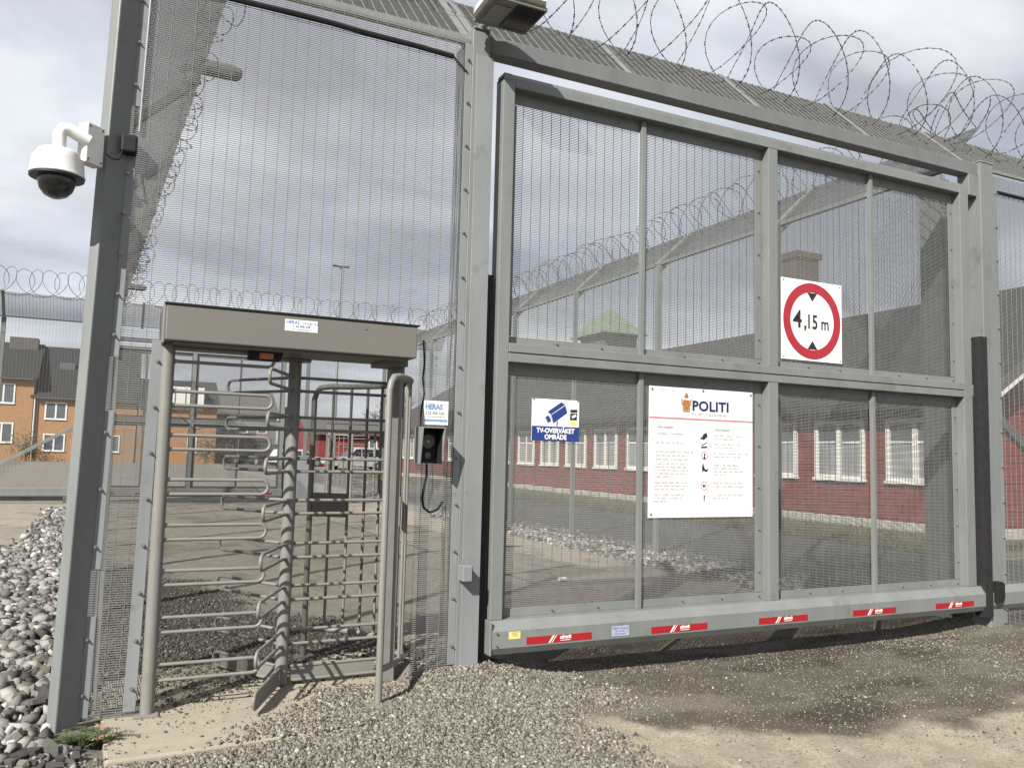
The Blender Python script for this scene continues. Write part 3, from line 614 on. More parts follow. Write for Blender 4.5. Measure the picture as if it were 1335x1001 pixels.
# crest
cxx, czz = 3.872, 1.888
poly_part('crest', [[(cxx-.03, czz+.03), (cxx+.03, czz+.03), (cxx+.036, czz-.05), (cxx+.028, czz-.062), (cxx-.028, czz-.062), (cxx-.036, czz-.05)], [(cxx-.036, czz+.03), (cxx-.05, czz+.044), (cxx-.044, czz-.012), (cxx-.033, czz-.012)], [(cxx+.033, czz-.012), (cxx+.044, czz-.012), (cxx+.05, czz+.044), (cxx+.036, czz+.03)], [(cxx-.022, czz+.05), (cxx+.022, czz+.05), (cxx+.012, czz+.078), (cxx-.012, czz+.078)], [(cxx-.003, czz+.078), (cxx+.003, czz+.078), (cxx+.002, czz+.094), (cxx-.002, czz+.094)]], yb, 'gold', bd)
poly_part('crest', [[(cxx-.026, czz+.028), (cxx+.026, czz+.028), (cxx+.024, czz-.012), (cxx, czz-.045), (cxx-.024, czz-.012)], [(cxx-.018, czz+.046), (cxx+.018, czz+.046), (cxx+.01, czz+.066), (cxx-.01, czz+.066)]], yb-.0013, 'crest_red', bd)
poly_part('crest', [[(cxx-.004, czz+.02), (cxx+.01, czz+.014), (cxx+.002, czz-.005), (cxx+.008, czz-.028), (cxx-.005, czz-.02), (cxx-.008, czz+.004)]], yb-.0026, 'gold', bd)
MB().box(x0+.001, x1-.001, yb-.0012, yb, 1.768, 1.780).build('rule', 'rule_pink', bd)
text('Informasjon', .031, 3.605, 1.697, yb-.001, 'ink_head', bd); text('Information', .031, 4.145, 1.692, yb-.001, 'ink_head', bd)
text('Området er TV-overvåket.', .022, 3.603, 1.651, yb-.001, 'ink_grey', bd)
def greek(lines, xx, zt, dz, seed):
    r = np.random.default_rng(seed); b = MB()
    for i, w in enumerate(lines):
        x = xx
        while x < xx+w:
            ww = min(r.uniform(.012, .06), xx+w-x); z = zt-i*dz
            k = max(1, int(ww/.0075))
            for j in range(k):
                hx = x+j*.0075; b.box(hx, hx+.0042, yb-.0008, yb, z, z+(.011 if r.random() < .7 else .016))
            x += ww+.008
    return b.build('small_print', 'ink_grey', bd, kind='stuff')
greek([.27], 3.60, 1.582, .02, 1); greek([.35, .30, .30], 3.597, 1.516, .0285, 2); greek([.31, .29, .31, .30, .17], 3.592, 1.425, .0235, 3); greek([.30, .32, .28], 3.587, 1.287, .0245, 4); greek([.28, .26, .12], 3.583, 1.195, .023, 5)
greek([.28, .20], 4.145, 1.649, .025, 6); greek([.28, .20], 4.143, 1.584, .025, 7); greek([.34, .27], 4.14, 1.513, .025, 8); greek([.24, .27, .30, .12], 4.137, 1.422, .0237, 9); greek([.29, .31], 4.132, 1.286, .026, 10); greek([.29, .16], 4.128, 1.194, .023, 11)
# pictograms in the middle column
ix = 4.045
poly_part('pictogram', [[(ix-.028, 1.631), (ix-.008, 1.617), (ix+.03, 1.648), (ix+.02, 1.676), (ix-.01, 1.663)], [(ix-.04, 1.629), (ix-.03, 1.619), (ix-.022, 1.631), (ix-.032, 1.644)]], yb, 'sign_black', bd)
poly_part('pictogram', [[(ix-.03, 1.572), (ix+.024, 1.596), (ix+.028, 1.604), (ix-.026, 1.582)], [(ix-.034, 1.556), (ix+.026, 1.560), (ix+.026, 1.573), (ix-.03, 1.568)]], yb, 'sign_black', bd)
b = MB(); ring(b, ix, 1.500, .026, .032, yb, n=24); ring(b, ix, 1.270, .026, .032, yb, n=24); b.build('pictogram', 'rule_pink', bd)
poly_part('pictogram', [circ(ix+.002, 1.508, .009, 8), [(ix-.012, 1.477), (ix+.012, 1.477), (ix+.006, 1.496), (ix-.004, 1.496)], [(ix-.014, 1.262), (ix+.004, 1.262), (ix+.004, 1.280), (ix-.014, 1.280)], [(ix+.007, 1.264), (ix+.015, 1.262), (ix+.013, 1.280), (ix+.007, 1.274)]], yb, 'sign_black', bd)
poly_part('pictogram', [circ(ix-.012, 1.432, .007, 8), [(ix-.022, 1.422), (ix-.006, 1.424), (ix+.006, 1.398), (ix+.03, 1.394), (ix+.034, 1.402), (ix+.04, 1.396), (ix+.022, 1.375), (ix-.008, 1.387), (ix-.016, 1.375), (ix-.02, 1.375)]], yb, 'sign_black', bd)
poly_part('pictogram', [[(ix-.006, 1.201), (ix+.006, 1.201), (ix+.004, 1.167), (ix-.004, 1.167)], circ(ix, 1.157, .006, 8)], yb, 'sign_black', bd)
for x, z in ((3.558, 1.985), (4.50, 1.985), (3.558, 1.06), (4.03, 1.995)): screw(bd, x, SY-.004, z, .009)

tv = thing('surveillance_sign', (2.747, SY, 1.573), 'small white and blue camera surveillance sign on the gate mesh', 'sign')
x0, x1, z0, z1 = 2.560, 2.936, 1.573, 1.864
MB().box(x0, x1, SY-.004, SY, z0, z1).build('plate', 'sign_white', tv, bevel=.001)
MB().box(x0+.001, x1-.001, yb-.001, yb, z0+.001, 1.675).build('blue_band', 'sign_blue', tv)
text('TV-OVERVÅKET', .046, 2.748, 1.630, yb-.002, 'sign_white', tv, .0016, .92, 'CENTER'); text('OMRÅDE', .046, 2.748, 1.586, yb-.002, 'sign_white', tv, .0016, .92, 'CENTER')
U = lambda pts: [(2.560+(px-170)/830*.376, 1.864-(py-135-(px-170)*.055)/715*.291) for px, py in pts]
poly_part('camera_picture', [U([(440, 365), (675, 205), (745, 245), (500, 410)]), U([(510, 420), (750, 262), (785, 390), (550, 560)]), U([(395, 470), (450, 425), (490, 480), (500, 530), (440, 560)]), U([(600, 535), (618, 525), (618, 610), (600, 610)])], yb, 'sign_blue', tv)
poly_part('camera_picture', [U([(400, 482), (415, 478), (450, 548), (438, 562)]), U([(448, 375), (505, 415), (545, 560), (528, 552), (490, 425)])], yb-.0013, 'pale_blue_ink', tv)
poly_part('small_label', [U([(840, 335), (965, 335), (965, 385), (840, 385)]), U([(840, 400), (965, 400), (955, 520), (835, 515)])], yb, 'sign_black', tv)
poly_part('small_label', [U([(832, 525), (958, 530), (955, 600), (830, 595)])], yb, 'sticker_yellow', tv)
poly_part('small_label', [U([(860, 450), (930, 415), (950, 450), (880, 490)])], yb-.0013, 'sign_white', tv)
for x, z in ((2.572, 1.862), (2.925, 1.862)): screw(tv, x, SY-.003, z, .007)

# the signs hang on the mesh, a little behind the frame front
KS = (5.05+.078)/5.05
for r_ in (sg, bd, tv):
    l_ = ORG[r_]; r_.location = (l_[0]*KS, .078, 1.477+(l_[2]-1.477)*KS); r_.scale = (KS, KS, KS)

# dome camera on the corner post
dc = thing('dome_camera', (-.33, -.22, 2.70), 'white dome surveillance camera on a curved arm from the corner post', 'camera')
cc = np.array([-.372, -.22, 2.90])
bx = c0-na*.0425+np.array([.055, 0, 0]); q0 = onY(107, 164, -.17); q1 = onY(137, 210, -.17)
b = MB(); b.extr([(-.055, -.11), (.055, -.11), (.055, .11), (-.055, .11)], (-.205, -.172, 3.085), -nb*1.0+0*na, (0, 0, 1), na*-.07); br = b.build('bracket', 'white_plastic', dc, bevel=.006)
for u_, v_ in ((-.04, .09), (.04, .09), (.04, -.09), (-.04, -.09)):
    p_ = np.array([-.205, -.172, 3.085])-nb*u_+np.array([0, 0, v_]); MB().tube([p_, p_+na*.003], .006, 8).build('screw', 'ink_dark', dc)
arm = [(-.235, -.19, 3.09), (-.30, -.205, 3.115), (-.335, -.215, 3.13), (-.36, -.22, 3.125), (-.372, -.22, 3.10), (-.372, -.22, 3.05), (-.372, -.22, 2.99)]
MB().tube(arm, .033, 14).build('arm', 'white_plastic', dc, smooth=True)
MB().lathe([(.03, .115), (.06, .112), (.095, .10), (.105, .085), (.108, .06), (.122, .058), (.128, -.01), (.134, -.03), (.130, -.036)], cc, 40).build('housing', 'white_plastic', dc, smooth=True)
MB().lathe([(.131, -.034), (.13, -.046), (.092, -.050)], cc, 40).build('rim', 'sign_black', dc, smooth=True)
MB().lathe([(.074, -.045), (.070, -.068), (.059, -.090), (.040, -.110), (.018, -.120), (.002, -.122)], cc, 32).build('lens_ball', 'lens_dark', dc, smooth=True)
MB().lathe([(.090, -.046), (.089, -.075), (.078, -.108), (.055, -.136), (.026, -.150), (.002, -.153)], cc, 32, cap=False).build('dome', 'clear_dome', dc, smooth=True)
jb = MB(); jb.box(-.085, .0, -.10, -.02, 3.10, 3.20); o = jb.build('junction_box', 'black_plastic', bevel=.012); single(o, 'small black junction box beside the dome camera on the corner post', 'junction box')
cb = MB(); cb.tube([(-.155, -.155, 3.05), (-.12, -.15, 3.03), (-.09, -.12, 3.04), (-.075, -.09, 3.10)], .005, 6); o = cb.build('cable', 'black_plastic', smooth=True); single(o, 'thin black cable from the dome camera to the junction box', 'cable')

# street lamp on the gate post
sp = thing('flood_lamp', (2.1, .0, 4.36), 'white shelled lamp with dark underside on top of the gate post', 'lamp')
lx0, lx1, ly0, ly1, lz = 1.965, 2.355, -.50, -.10, 4.37
pr = [(0, 0), (.02, -.005), (.39, -.005), (.41, .0), (.395, .055), (.33, .105), (.2, .125), (.08, .105), (.015, .055)]
b = MB(); 
for yy, sc, up in ((ly0, .86, .03), (ly0+.06, 1, .012), (ly1-.08, 1, 0), (ly1, .72, .0)):
    b.v.append(np.array([(lx0+.205+(px-.205)*sc, yy, lz+pz*sc+up+.02) for px, pz in pr])); b.n += len(pr)
for k in range(3):
    for i in range(len(pr)): b.f.append((k*9+i, k*9+(i+1) % 9, (k+1)*9+(i+1) % 9, (k+1)*9+i))
b.f += [tuple(range(8, -1, -1)), tuple(range(27, 36))]; b.build('shell', 'white_plastic', sp, smooth=True)
MB().box(lx0+.03, lx1+.02, ly0+.03, ly1-.02, lz-.001, lz+.022).build('underside', 'turnstile_paint', sp, bevel=.004)
MB().box(lx0+.2, lx1+.005, ly0+.05, ly1-.06, lz-.010, lz+.006).build('glass', 'lens_dark', sp, bevel=.003)
MB().box(lx0+.06, lx0+.18, ly0+.10, ly1-.08, lz-.012, lz+.006).build('driver_plate', 'galvanised', sp, bevel=.003)
b = MB(); b.tube([(2.10, .03, 4.39), (2.10, .0, 4.41), (2.12, -.12, 4.42)], .022, 10); b.build('bracket', 'galvanised', sp, smooth=True)

# lamps along the side fence
def fence_lamp(y, x, z, s, label):
    t = thing('fence_lamp', (x, y, z-.05), label, 'lamp')
    pr = [(-.05, -.05), (.05, -.05), (.06, -.01), (.045, .035), (-.045, .035), (-.06, -.01)]
    b = MB(); V = []; st = [(0, .7), (.04, 1), (.36, 1), (.42, .8), (.44, .45)]
    for a, q in st: V += [(x+a, y+p*q*1.3, z+h*q*1.3) for p, h in pr]
    F = [(k*6+i, k*6+(i+1) % 6, k*6+6+(i+1) % 6, k*6+6+i) for k in range(4) for i in range(6)]+[(0, 1, 2, 3, 4, 5), (29, 28, 27, 26, 25, 24)]
    b.add(V, F); b.build('housing', 'roof_mid', t, bevel=.004)
    b = MB(); 
    for i in range(7): b.box(x+.08+i*.04, x+.095+i*.04, y-.05, y+.05, z+.045, z+.07)
    b.build('cooling_fins', 'galvanised', t); MB().bar((x-.12, y, z-.08), (x+.02, y, z), .05, .05).build('bracket', 'galvanised', t)
fence_lamp(3.1, .44, 5.10, 1, 'dark finned lamp on the near arm of the fence running inward')
fence_lamp(15.3, -.06, 5.05, 1, 'far finned lamp at the distant end of the fence running inward')

# ------------------------------------------------------------------ turnstile
TP = 'turnstile_paint'
ts = thing('turnstile', (.225, .0, 0), 'full height grey steel turnstile with a box header, beside the gate', 'turnstile', 'full height turnstiles')
RX, RY = 1.0, .30
hy0, hy1 = -.15, .30
b = MB(); b.box(.197, 1.665, hy0, hy1, 2.06, 2.262); hd = b.build('header', 'header_paint', ts, bevel=.008)
MB().box(.187, 1.675, hy0-.008, hy1+.008, 2.262, 2.273).build('header_lid', 'sign_black', ts, bevel=.002)
MB().box(.185, .197, hy0+.004, hy1, 2.045, 2.261).build('header_end', TP, ts, bevel=.003)
MB().box(.24, 1.62, hy0+.04, hy1-.05, 2.046, 2.061).build('header_bottom', 'header_paint', ts, bevel=.003)
p = onY(371.5, 424, hy0); q = onY(413.5, 441, hy0); zx = (q[0]-p[0])
st = MB().box(p[0], q[0], hy0-.0015, hy0, 2.168, 2.236).build('label', 'sign_white', ts)
text('HERAS', .0285, p[0]+.006, 2.211, hy0-.002, 'blue_ink', st, .0006, .93); text('Norge AS', .0275, p[0]+.104, 2.211, hy0-.002, 'blue_ink', st, 0, .80)
text('22 900 550', .019, p[0]+.062, 2.191, hy0-.002, 'navy', st, .0003); text('www.herasnorge.no', .0145, p[0]+.038, 2.175, hy0-.002, 'blue_ink', st)
b = MB(); b.tube([(p[0]+.05, hy0-.002, 2.203), (p[0]+.047, hy0-.002, 2.197), (p[0]+.052, hy0-.002, 2.191)], .0015, 5); b.build('handset_mark', 'navy', st)
for x in (1.33, 1.66): screw(ts, x, hy0, 2.22, .006)
# left column and comb
b = MB(); b.tube([(.228, .0, .0), (.228, .0, 2.07)], .037, 24); b.build('column', TP, ts, smooth=True)
MB().box(.165, .285, -.065, .065, .0, .012).build('foot_plate', TP, ts, bevel=.003)
def hairpin(o, ang, r0, r1, zt, zb, r=.0102):
    """U shaped tube: out along the top, round, back along the bottom"""
    c, s_ = math.cos(ang), math.sin(ang); rad = (zt-zb)/2; zm = (zt+zb)/2; pts = []
    pts.append((r0, zt)); pts.append((r1-rad, zt))
    for i in range(1, 10): a = math.pi/2-math.pi*i/10; pts.append((r1-rad+rad*math.cos(a), zm+rad*math.sin(a)))
    pts += [(r1-rad, zb), (r0, zb)]
    b = MB().tube([(o[0]+d*c, o[1]+d*s_, z) for d, z in pts], r, 10)
    for z in (zt, zb): b.tube([(o[0]+d*c, o[1]+d*s_, z) for d in (r0, .044, .049)], [r*1.45, r*1.4, r*1.02], 10)
    return b
CZ = [(2.034, 1.958), (1.787, 1.707), (1.537, 1.457), (1.285, 1.203), (1.029, .949), (.776, .697), (.519, .438), (.263, .178)]
for zt, zb in CZ: hairpin((.225, .0), 0, .03, .592, zt, zb).build('comb_bar', TP, ts, smooth=True)
# rotor
b = MB(); b.tube([(RX, RY, .02), (RX, RY, 2.06)], .040, 28); rot = b.build('rotor_column', TP, ts, smooth=True)
MB().lathe([(.10, 0), (.10, .02), (.07, .024)], (RX, RY, 2.035), 24).build('rotor_flange', 'header_paint', ts, smooth=True)
AZ = [(1.931, 1.846), (1.677, 1.598), (1.414, 1.332), (1.149, 1.065), (.878, .790), (.614, .527), (.342, .255), (.118, .032)]
for k in range(3):
    a = math.radians(1+120*k)+(math.radians(5) if k == 2 else 0)
    for j, (zt, zb) in enumerate(AZ):
        hairpin((RX, RY), a, .045, .665 if k < 2 else .60, zt, zb).build('rotor_arm', TP, ts, smooth=True)
    d = np.array([math.cos(a), math.sin(a), 0]); c_ = np.array([RX, RY, .075])
    MB().bar(c_+d*.05, c_+d*.60, .008, .075).build('sweep_plate', TP, ts, bevel=.002)
# curved cage
CR = .74
def ringpt(a, z): return (RX+CR*math.cos(a), RY+CR*math.sin(a), z)
a0, a1 = math.radians(-52), math.radians(68)
arc = np.linspace(a0, a1, 28)
top = [ringpt(a0, .0), ringpt(a0, 1.84)]+[ringpt(a0+.02, 1.89), ringpt(a0+.06, 1.925)]+[ringpt(a, 1.935) for a in arc[2:-2]]+[ringpt(a1-.06, 1.925), ringpt(a1-.02, 1.89), ringpt(a1, 1.84), ringpt(a1, .0)]
MB().tube(top, .0205, 16).build('cage_frame', TP, ts, smooth=True)
MB().tube([ringpt(a, .20) for a in arc], .019, 12).build('cage_hoop', TP, ts, smooth=True)
for a in (a0, a1): 
    q = ringpt(a, 0); MB().box(q[0]-.075, q[0]+.075, q[1]-.045, q[1]+.045, .0, .012).build('foot_plate', TP, ts, bevel=.003)
for a in np.linspace(a0, a1, 12)[1:-1]:
    MB().tube([ringpt(a, .20), ringpt(a, 1.935)], .0102, 10).build('cage_bar', TP, ts, smooth=True)
# header support post and lock plates
MB().box(1.60, 1.69, .16, .27, .0, 2.06).build('support_post', TP, ts, bevel=.006)
MB().box(1.48, 1.66, .0, .25, 2.02, 2.06).build('bracket', 'header_paint', ts, bevel=.004)
q = ringpt(a0+.24, 1.12); q2 = ringpt(a0+.62, 1.12); MB().bar((q[0]+.01, q[1]+.02, 1.10), (q2[0]-.03, q2[1]+.03, 1.10), .012, .17).build('lock_plate', 'header_paint', ts, bevel=.003)
q = ringpt(a1-.02, 1.1); q2 = ringpt(a1-.36, 1.1); MB().bar((q[0], q[1]-.02, 1.08), (q2[0], q2[1]-.02, 1.08), .012, .17).build('lock_plate', 'header_paint', ts, bevel=.003)
# signal lamp under the header
b = MB(); b.extr([(-.10, 0), (.10, 0), (.085, -.05), (-.10, -.05)], (.765, -.03, 2.046), (1, 0, 0), (0, 0, 1), (0, .07, 0)); lm = b.build('signal_lamp', 'black_plastic', ts, bevel=.004)
MB().box(.725, .805, -.038, -.029, 2.002, 2.038).build('amber_lens', 'amber', lm)

# intercom, its sign and cable ----------------------------------------------------------------
ic = thing('intercom', (1.83, -.03, 1.39), 'black intercom in an open grey hood beside the turnstile', 'intercom')
b = MB()
xa, xb, za_, zb_, yf, yk = 1.708, 1.862, 1.402, 1.634, -.19, -.022
b.extr([(yk, za_), (yf+.045, za_), (yf, zb_), (yk, zb_)], (xa, 0, 0), (0, 1, 0), (0, 0, 1), (.008, 0, 0)); b.extr([(yk, za_), (yf+.045, za_), (yf, zb_), (yk, zb_)], (xb-.008, 0, 0), (0, 1, 0), (0, 0, 1), (.008, 0, 0))
b.box(xa+.008, xb-.008, yf+.002, yk, zb_-.008, zb_); b.box(xa+.008, xb-.008, yk-.006, yk, za_, zb_-.008); b.build('hood', 'light_paint', ic, bevel=.002); MB().box(xa+.0085, xb-.0085, -.15, yk-.0065, zb_-.016, zb_-.0085).build('hood_lining', 'black_plastic', ic); MB().box(xb-.0125, xb-.0085, -.15, yk-.0065, za_, zb_-.016).build('hood_lining', 'black_plastic', ic)
MB().box(xa+.016, xb-.016, -.062, yk-.007, za_+.01, zb_-.02).build('panel', 'black_plastic', ic, bevel=.006)
def disc(par, x, z, r, y, m, name, th=.008):
    b = MB(); V = [(x+r*math.cos(i*math.pi/12), yy, z+r*math.sin(i*math.pi/12)) for yy in (y, y-th) for i in range(24)]
    b.add(V, [(i, (i+1) % 24, (i+1) % 24+24, i+24) for i in range(24)]+[tuple(range(24, 48))]); return b.build(name, m, par, bevel=.002)
disc(ic, 1.788, 1.545, .045, -.062, 'ink_dark', 'speaker'); disc(ic, 1.788, 1.545, .028, -.069, 'header_paint', 'speaker_ring', .003); disc(ic, 1.788, 1.545, .007, -.072, 'sign_white', 'speaker_dot', .003); disc(ic, 1.788, 1.455, .022, -.062, 'ink_dark', 'call_button')
b = MB(); pts = [(1.79, -.05, 1.40), (1.788, -.06, 1.33), (1.775, -.05, 1.24), (1.77, -.04, 1.18), (1.785, -.035, 1.12), (1.83, -.03, 1.09), (1.88, -.03, 1.11), (1.915, -.03, 1.16)]
pts = [tuple(np.array([np.interp(t, range(8), [p[k] for p in pts]) for k in range(3)])) for t in np.linspace(0, 7, 40)]
o = b.tube(pts, .008, 7).build('cable', 'black_plastic', smooth=True); single(o, 'black cable hanging in a loop below the intercom', 'cable')
hs = thing('company_sign', (1.84, -.05, 1.66), 'small square white sign with blue lettering above the intercom', 'sign')
xa, xb, za_, zb_ = 1.757, 1.925, 1.652, 1.806
MB().box(xa, xb, -.054, -.050, za_, zb_).build('plate', 'sign_white', hs, bevel=.001)
text('HERAS', .046, xa+.009, 1.753, -.055, 'pale_blue_ink', hs, .0028, .86); text('22 900 550', .026, xa+.026, 1.718, -.055, 'ink_dark', hs, .0002, .96); text('www.herasnorge.no', .0165, xa+.018, 1.700, -.055, 'ink_grey', hs, 0, .92)
MB().box(xa+.006, xb-.006, -.0552, -.054, 1.672, 1.688).build('blue_bar', 'pale_blue_ink', hs)
b = MB(); b.tube([(xa+.02, -.0545, 1.738), (xa+.014, -.0545, 1.728), (xa+.02, -.0545, 1.716)], .002, 5); b.build('handset_mark', 'ink_dark', hs)
MB().box(1.80, 1.88, -.05, -.003, 1.66, 1.70).build('bracket', 'galvanised', hs)
cb = MB(); cb.tube([(1.755, -.01, 2.20), (1.765, -.012, 2.05), (1.758, -.01, 1.95), (1.77, -.012, 1.85), (1.752, -.01, 1.72), (1.75, -.012, 1.62)], .006, 6); o = cb.build('cable', 'black_plastic', smooth=True); single(o, 'thin black cable down the mesh from the header to the intercom', 'cable')

# weed at the foot of the corner post
wd = thing('weed', (-.02, -.32, -.03), 'small green weed growing at the foot of the corner post', 'plant')
R2 = np.random.default_rng(12)
for k in range(36):
    a = R2.uniform(0, 6.28); ln = R2.uniform(.08, .19); bx_, by_ = -.05+R2.normal(0, .065), -.30+R2.normal(0, .03); P = []
    for t in np.linspace(0, 1, 6): P.append(np.array([bx_+math.cos(a)*ln*t*.9, by_+math.sin(a)*ln*t*.55, -.025+ln*(.75*t-.45*t*t)]))
    b = MB(); b.tube(P, [.0022, .002, .0018, .0015, .0012, .0008], 5)
    for i in range(1, 6):
        for sd in (-1, 1):
            for h in range(2):
                q = P[i]*(1-h*.45)+P[i-1]*h*.45; d = P[i]-P[i-1]; d /= np.linalg.norm(d); s_ = np.cross(d, (0, 0, 1)); s_ /= np.linalg.norm(s_); w = .034*(1.25-i*.13)
                tip = q+(s_*sd*.9+d*.6)*w+np.array([0, 0, R2.normal(0, .004)]); mid = q+(s_*sd*.45+d*.1)*w*.9; mid2 = q+(s_*sd*.35+d*.65)*w*.8
                b.add([q, mid, tip, mid2], [(0, 1, 2, 3)])
    b.build('frond', 'leaf' if k % 6 else 'dry_stem', wd, fix=False)

# litter on the yard
b = MB(); b.lathe([(.03, 0), (.034, .05), (.038, .09), (.036, .092), (.03, .03)], (0, 0, 0), 14); V = b.v[0]; Vr = V.copy(); Vr[:, 0] = V[:, 2]; Vr[:, 2] = V[:, 0]*.7+.028; b.v[0] = Vr+np.array([4.9, 3.78, -.045])
o = b.build('paper_cup', 'white_trim'); single(o, 'crushed white paper cup lying on the yard behind the gate', 'cup')

# ------------------------------------------------------------------ far side of the yard: gate, portal, turnstile and fence like the near ones
def place(o, loc, rz, label):
    c = copy_tree(o); c.location = loc; c.rotation_euler = (0, 0, rz); c['label'] = label; return c
FY = 19.0
place(gate, (4.25, FY, -.04), math.pi, 'sliding gate of grey mesh on the far side of the yard')
place(portal, (4.41, FY, -.04), math.pi, 'steel portal posts round the far sliding gate')
place(ts, (6.95, FY, -.04), math.pi, 'small distant turnstile in the fence on the far side of the yard')
ff = thing('far_fence', (0, FY+.1, 0), 'distant mesh fence with a sloping top closing the yard', 'fence')
for x0, x1, z0 in ((-14, -1.05, 0), (4.5, 5.3, 0), (5.3, 7.1, 2.3), (7.1, 9.2, 0)):
    b = MB(); wires(b, (x0, FY+.08, z0), (1, 0, 0), (0, 0, 1), (0, -1, 0), x1-x0, 4.6-z0, r=.0008, rv=.0016); b.build('wire_mesh', 'wire', ff, kind='stuff', fix=False)
b = MB(); wires(b, (-1.05, FY+.08, 4.34), (1, 0, 0), (0, 0, 1), (0, -1, 0), 5.55, .26, r=.0011, rv=.0017); b.build('wire_mesh', 'wire', ff, kind='stuff', fix=False)
for x in (-13, -10.4, -7.9, -5.35, -2.8, 4.9, 7.2): MB().box(x-.05, x+.05, FY+.09, FY+.19, -.1, 4.62).build('post', 'grey_paint', ff, bevel=.004)
overhang(ff, (-14, FY+.06, 4.62), (1, 0, 0), 23, (0, -1, 0), arms=(1, 3.6, 6.1, 8.65, 11.2, 14.4, 18.9, 21.2))
MB().box(-14, -1.2, FY+.0, FY+.06, -.06, .10).build('kerb_beam', 'concrete_grey', ff)
coil('razor_wire', 'distant razor wire on the fence closing the yard', (-14, FY-.5, 5.46), (9, FY-.5, 5.46), .34, .56, .0065, .02, 0, seed=8, zig=0, tilt=.30)
cbn = thing('control_cabinet', (4.75, FY-.25, -.04), 'pale control cabinet beside the far gate post', 'cabinet')
b = MB(); b.box(4.6, 4.95, FY-.42, FY-.1, -.04, 1.22); b.build('body', 'light_paint', cbn, bevel=.01); b = MB(); b.extr([(4.57, 1.22), (4.98, 1.22), (4.98, 1.27), (4.57, 1.27)], (0, FY-.46, 0), (1, 0, 0), (0, 0, 1), (0, .4, 0)); b.build('lid', 'grey_paint', cbn); MB().box(4.86, 4.94, FY-.428, FY-.42, 1.05, 1.17).build('lock', 'black_plastic', cbn)

# ------------------------------------------------------------------ red building
def window(par, o, u, w, h, m_glass='glass', split=1, transom=.62, depth=.09, trim=.09, frame='white_trim'):
    """casement window: o lower left corner, u along the wall; n points out of the wall"""
    o = np.array(o, float); u = np.array(u, float); n = np.cross(u, (0, 0, 1.)); up = np.array([0, 0, 1.])
    def slab(mb, a0, a1, c0, c1, d0, d1):
        p = [o+u*a+up*c+n*d for d in (d0, d1) for a, c in ((a0, c0), (a1, c0), (a1, c1), (a0, c1))]
        mb.add(p, [(0, 1, 2, 3), (7, 6, 5, 4), (0, 4, 5, 1), (1, 5, 6, 2), (2, 6, 7, 3), (3, 7, 4, 0)])
    f = MB(); slab(f, 0, trim, 0, h, 0, .05); slab(f, w-trim, w, 0, h, 0, .05); slab(f, trim, w-trim, h-trim, h, 0, .05); slab(f, trim, w-trim, 0, trim*.7, 0, .05)
    for i in range(split): c = w*(i+1)/(split+1); slab(f, c-trim*.55, c+trim*.55, trim*.7, h-trim, 0, .045)
    wo = f.build('window', frame, par)
    if transom:
        t = MB()
        for i in range(split+1):
            a = trim if i == 0 else w*i/(split+1)+trim*.55; c = w-trim if i == split else w*(i+1)/(split+1)-trim*.55
            slab(t, a, c, h*transom-.02, h*transom+.02, .0, .035)
        t.build('glazing_bar', frame, wo)
    s_ = MB(); slab(s_, -.03, w+.03, -.06, 0, 0, .09); s_.build('sill', frame, wo)
    for i in range(split+1):
        a = trim if i == 0 else w*i/(split+1)+trim*.55; c = w-trim if i == split else w*(i+1)/(split+1)-trim*.55
        for lo, hi, mm in (((trim*.7, h*transom-.02, 'glass_curtain'), (h*transom+.02, h-trim, m_glass)) if transom else ((trim*.7, h-trim, m_glass),)):
            g = MB(); slab(g, a, c, lo, hi, .003, .012); g.build('pane', mm, wo)
    return wo
rb = thing('red_building', (20.6, 26, 0), 'long low red timber building with white windows and dark roof', 'building')
BX0, BX1, BY0, BY1, EZ, RZ = 15.6, 25.6, 5.85, 47.0, 2.95, 5.91
b = MB(); pr_ = [(BX0, .2), (BX1, .2), (BX1, EZ), ((BX0+BX1)/2, RZ-.12), (BX0, EZ)]; b.prism(pr_, BY0, BY1); b.build('wall', 'red_boards', rb)
MB().box(BX0-.03, BX1+.03, BY0-.03, BY1+.03, -.3, .2).build('plinth', 'plinth', rb, bevel=.02)
xm = (BX0+BX1)/2; sl_ = (RZ-EZ)/(xm-BX0)
def roofside(s_):
    e = BX0-.45 if s_ < 0 else BX1+.45; ez = EZ-.45*sl_
    b = MB(); b.prism([(e, ez), (xm, RZ), (xm, RZ+.14), (e, ez+.14)], BY0-.45, BY1+.45); return b
roof = roofside(-1).build('roof', 'roof_grey', rb); roofside(1).build('roof', 'roof_grey', rb)
for s_ in (-1, 1):
    e = BX0-.45 if s_ < 0 else BX1+.45; ez = EZ-.45*sl_
    MB().prism([(e, ez-.14), (xm, RZ-.14), (xm, RZ+.06), (e, ez+.06)], BY0-.50, BY0-.452).build('barge_board', 'white_trim', rb)
    b = MB(); b.prism([(e+s_*.03, ez+.0), (xm, RZ+.0), (xm, RZ+.20), (e+s_*.03, ez+.20)], BY0-.53, BY0-.505); b.build('verge_strip', 'roof_mid', rb)
MB().box(BX0-.48, BX0-.45, BY0-.45, BY1+.45, EZ-.45*sl_-.04, EZ-.45*sl_+.12).build('fascia', 'roof_grey', rb)
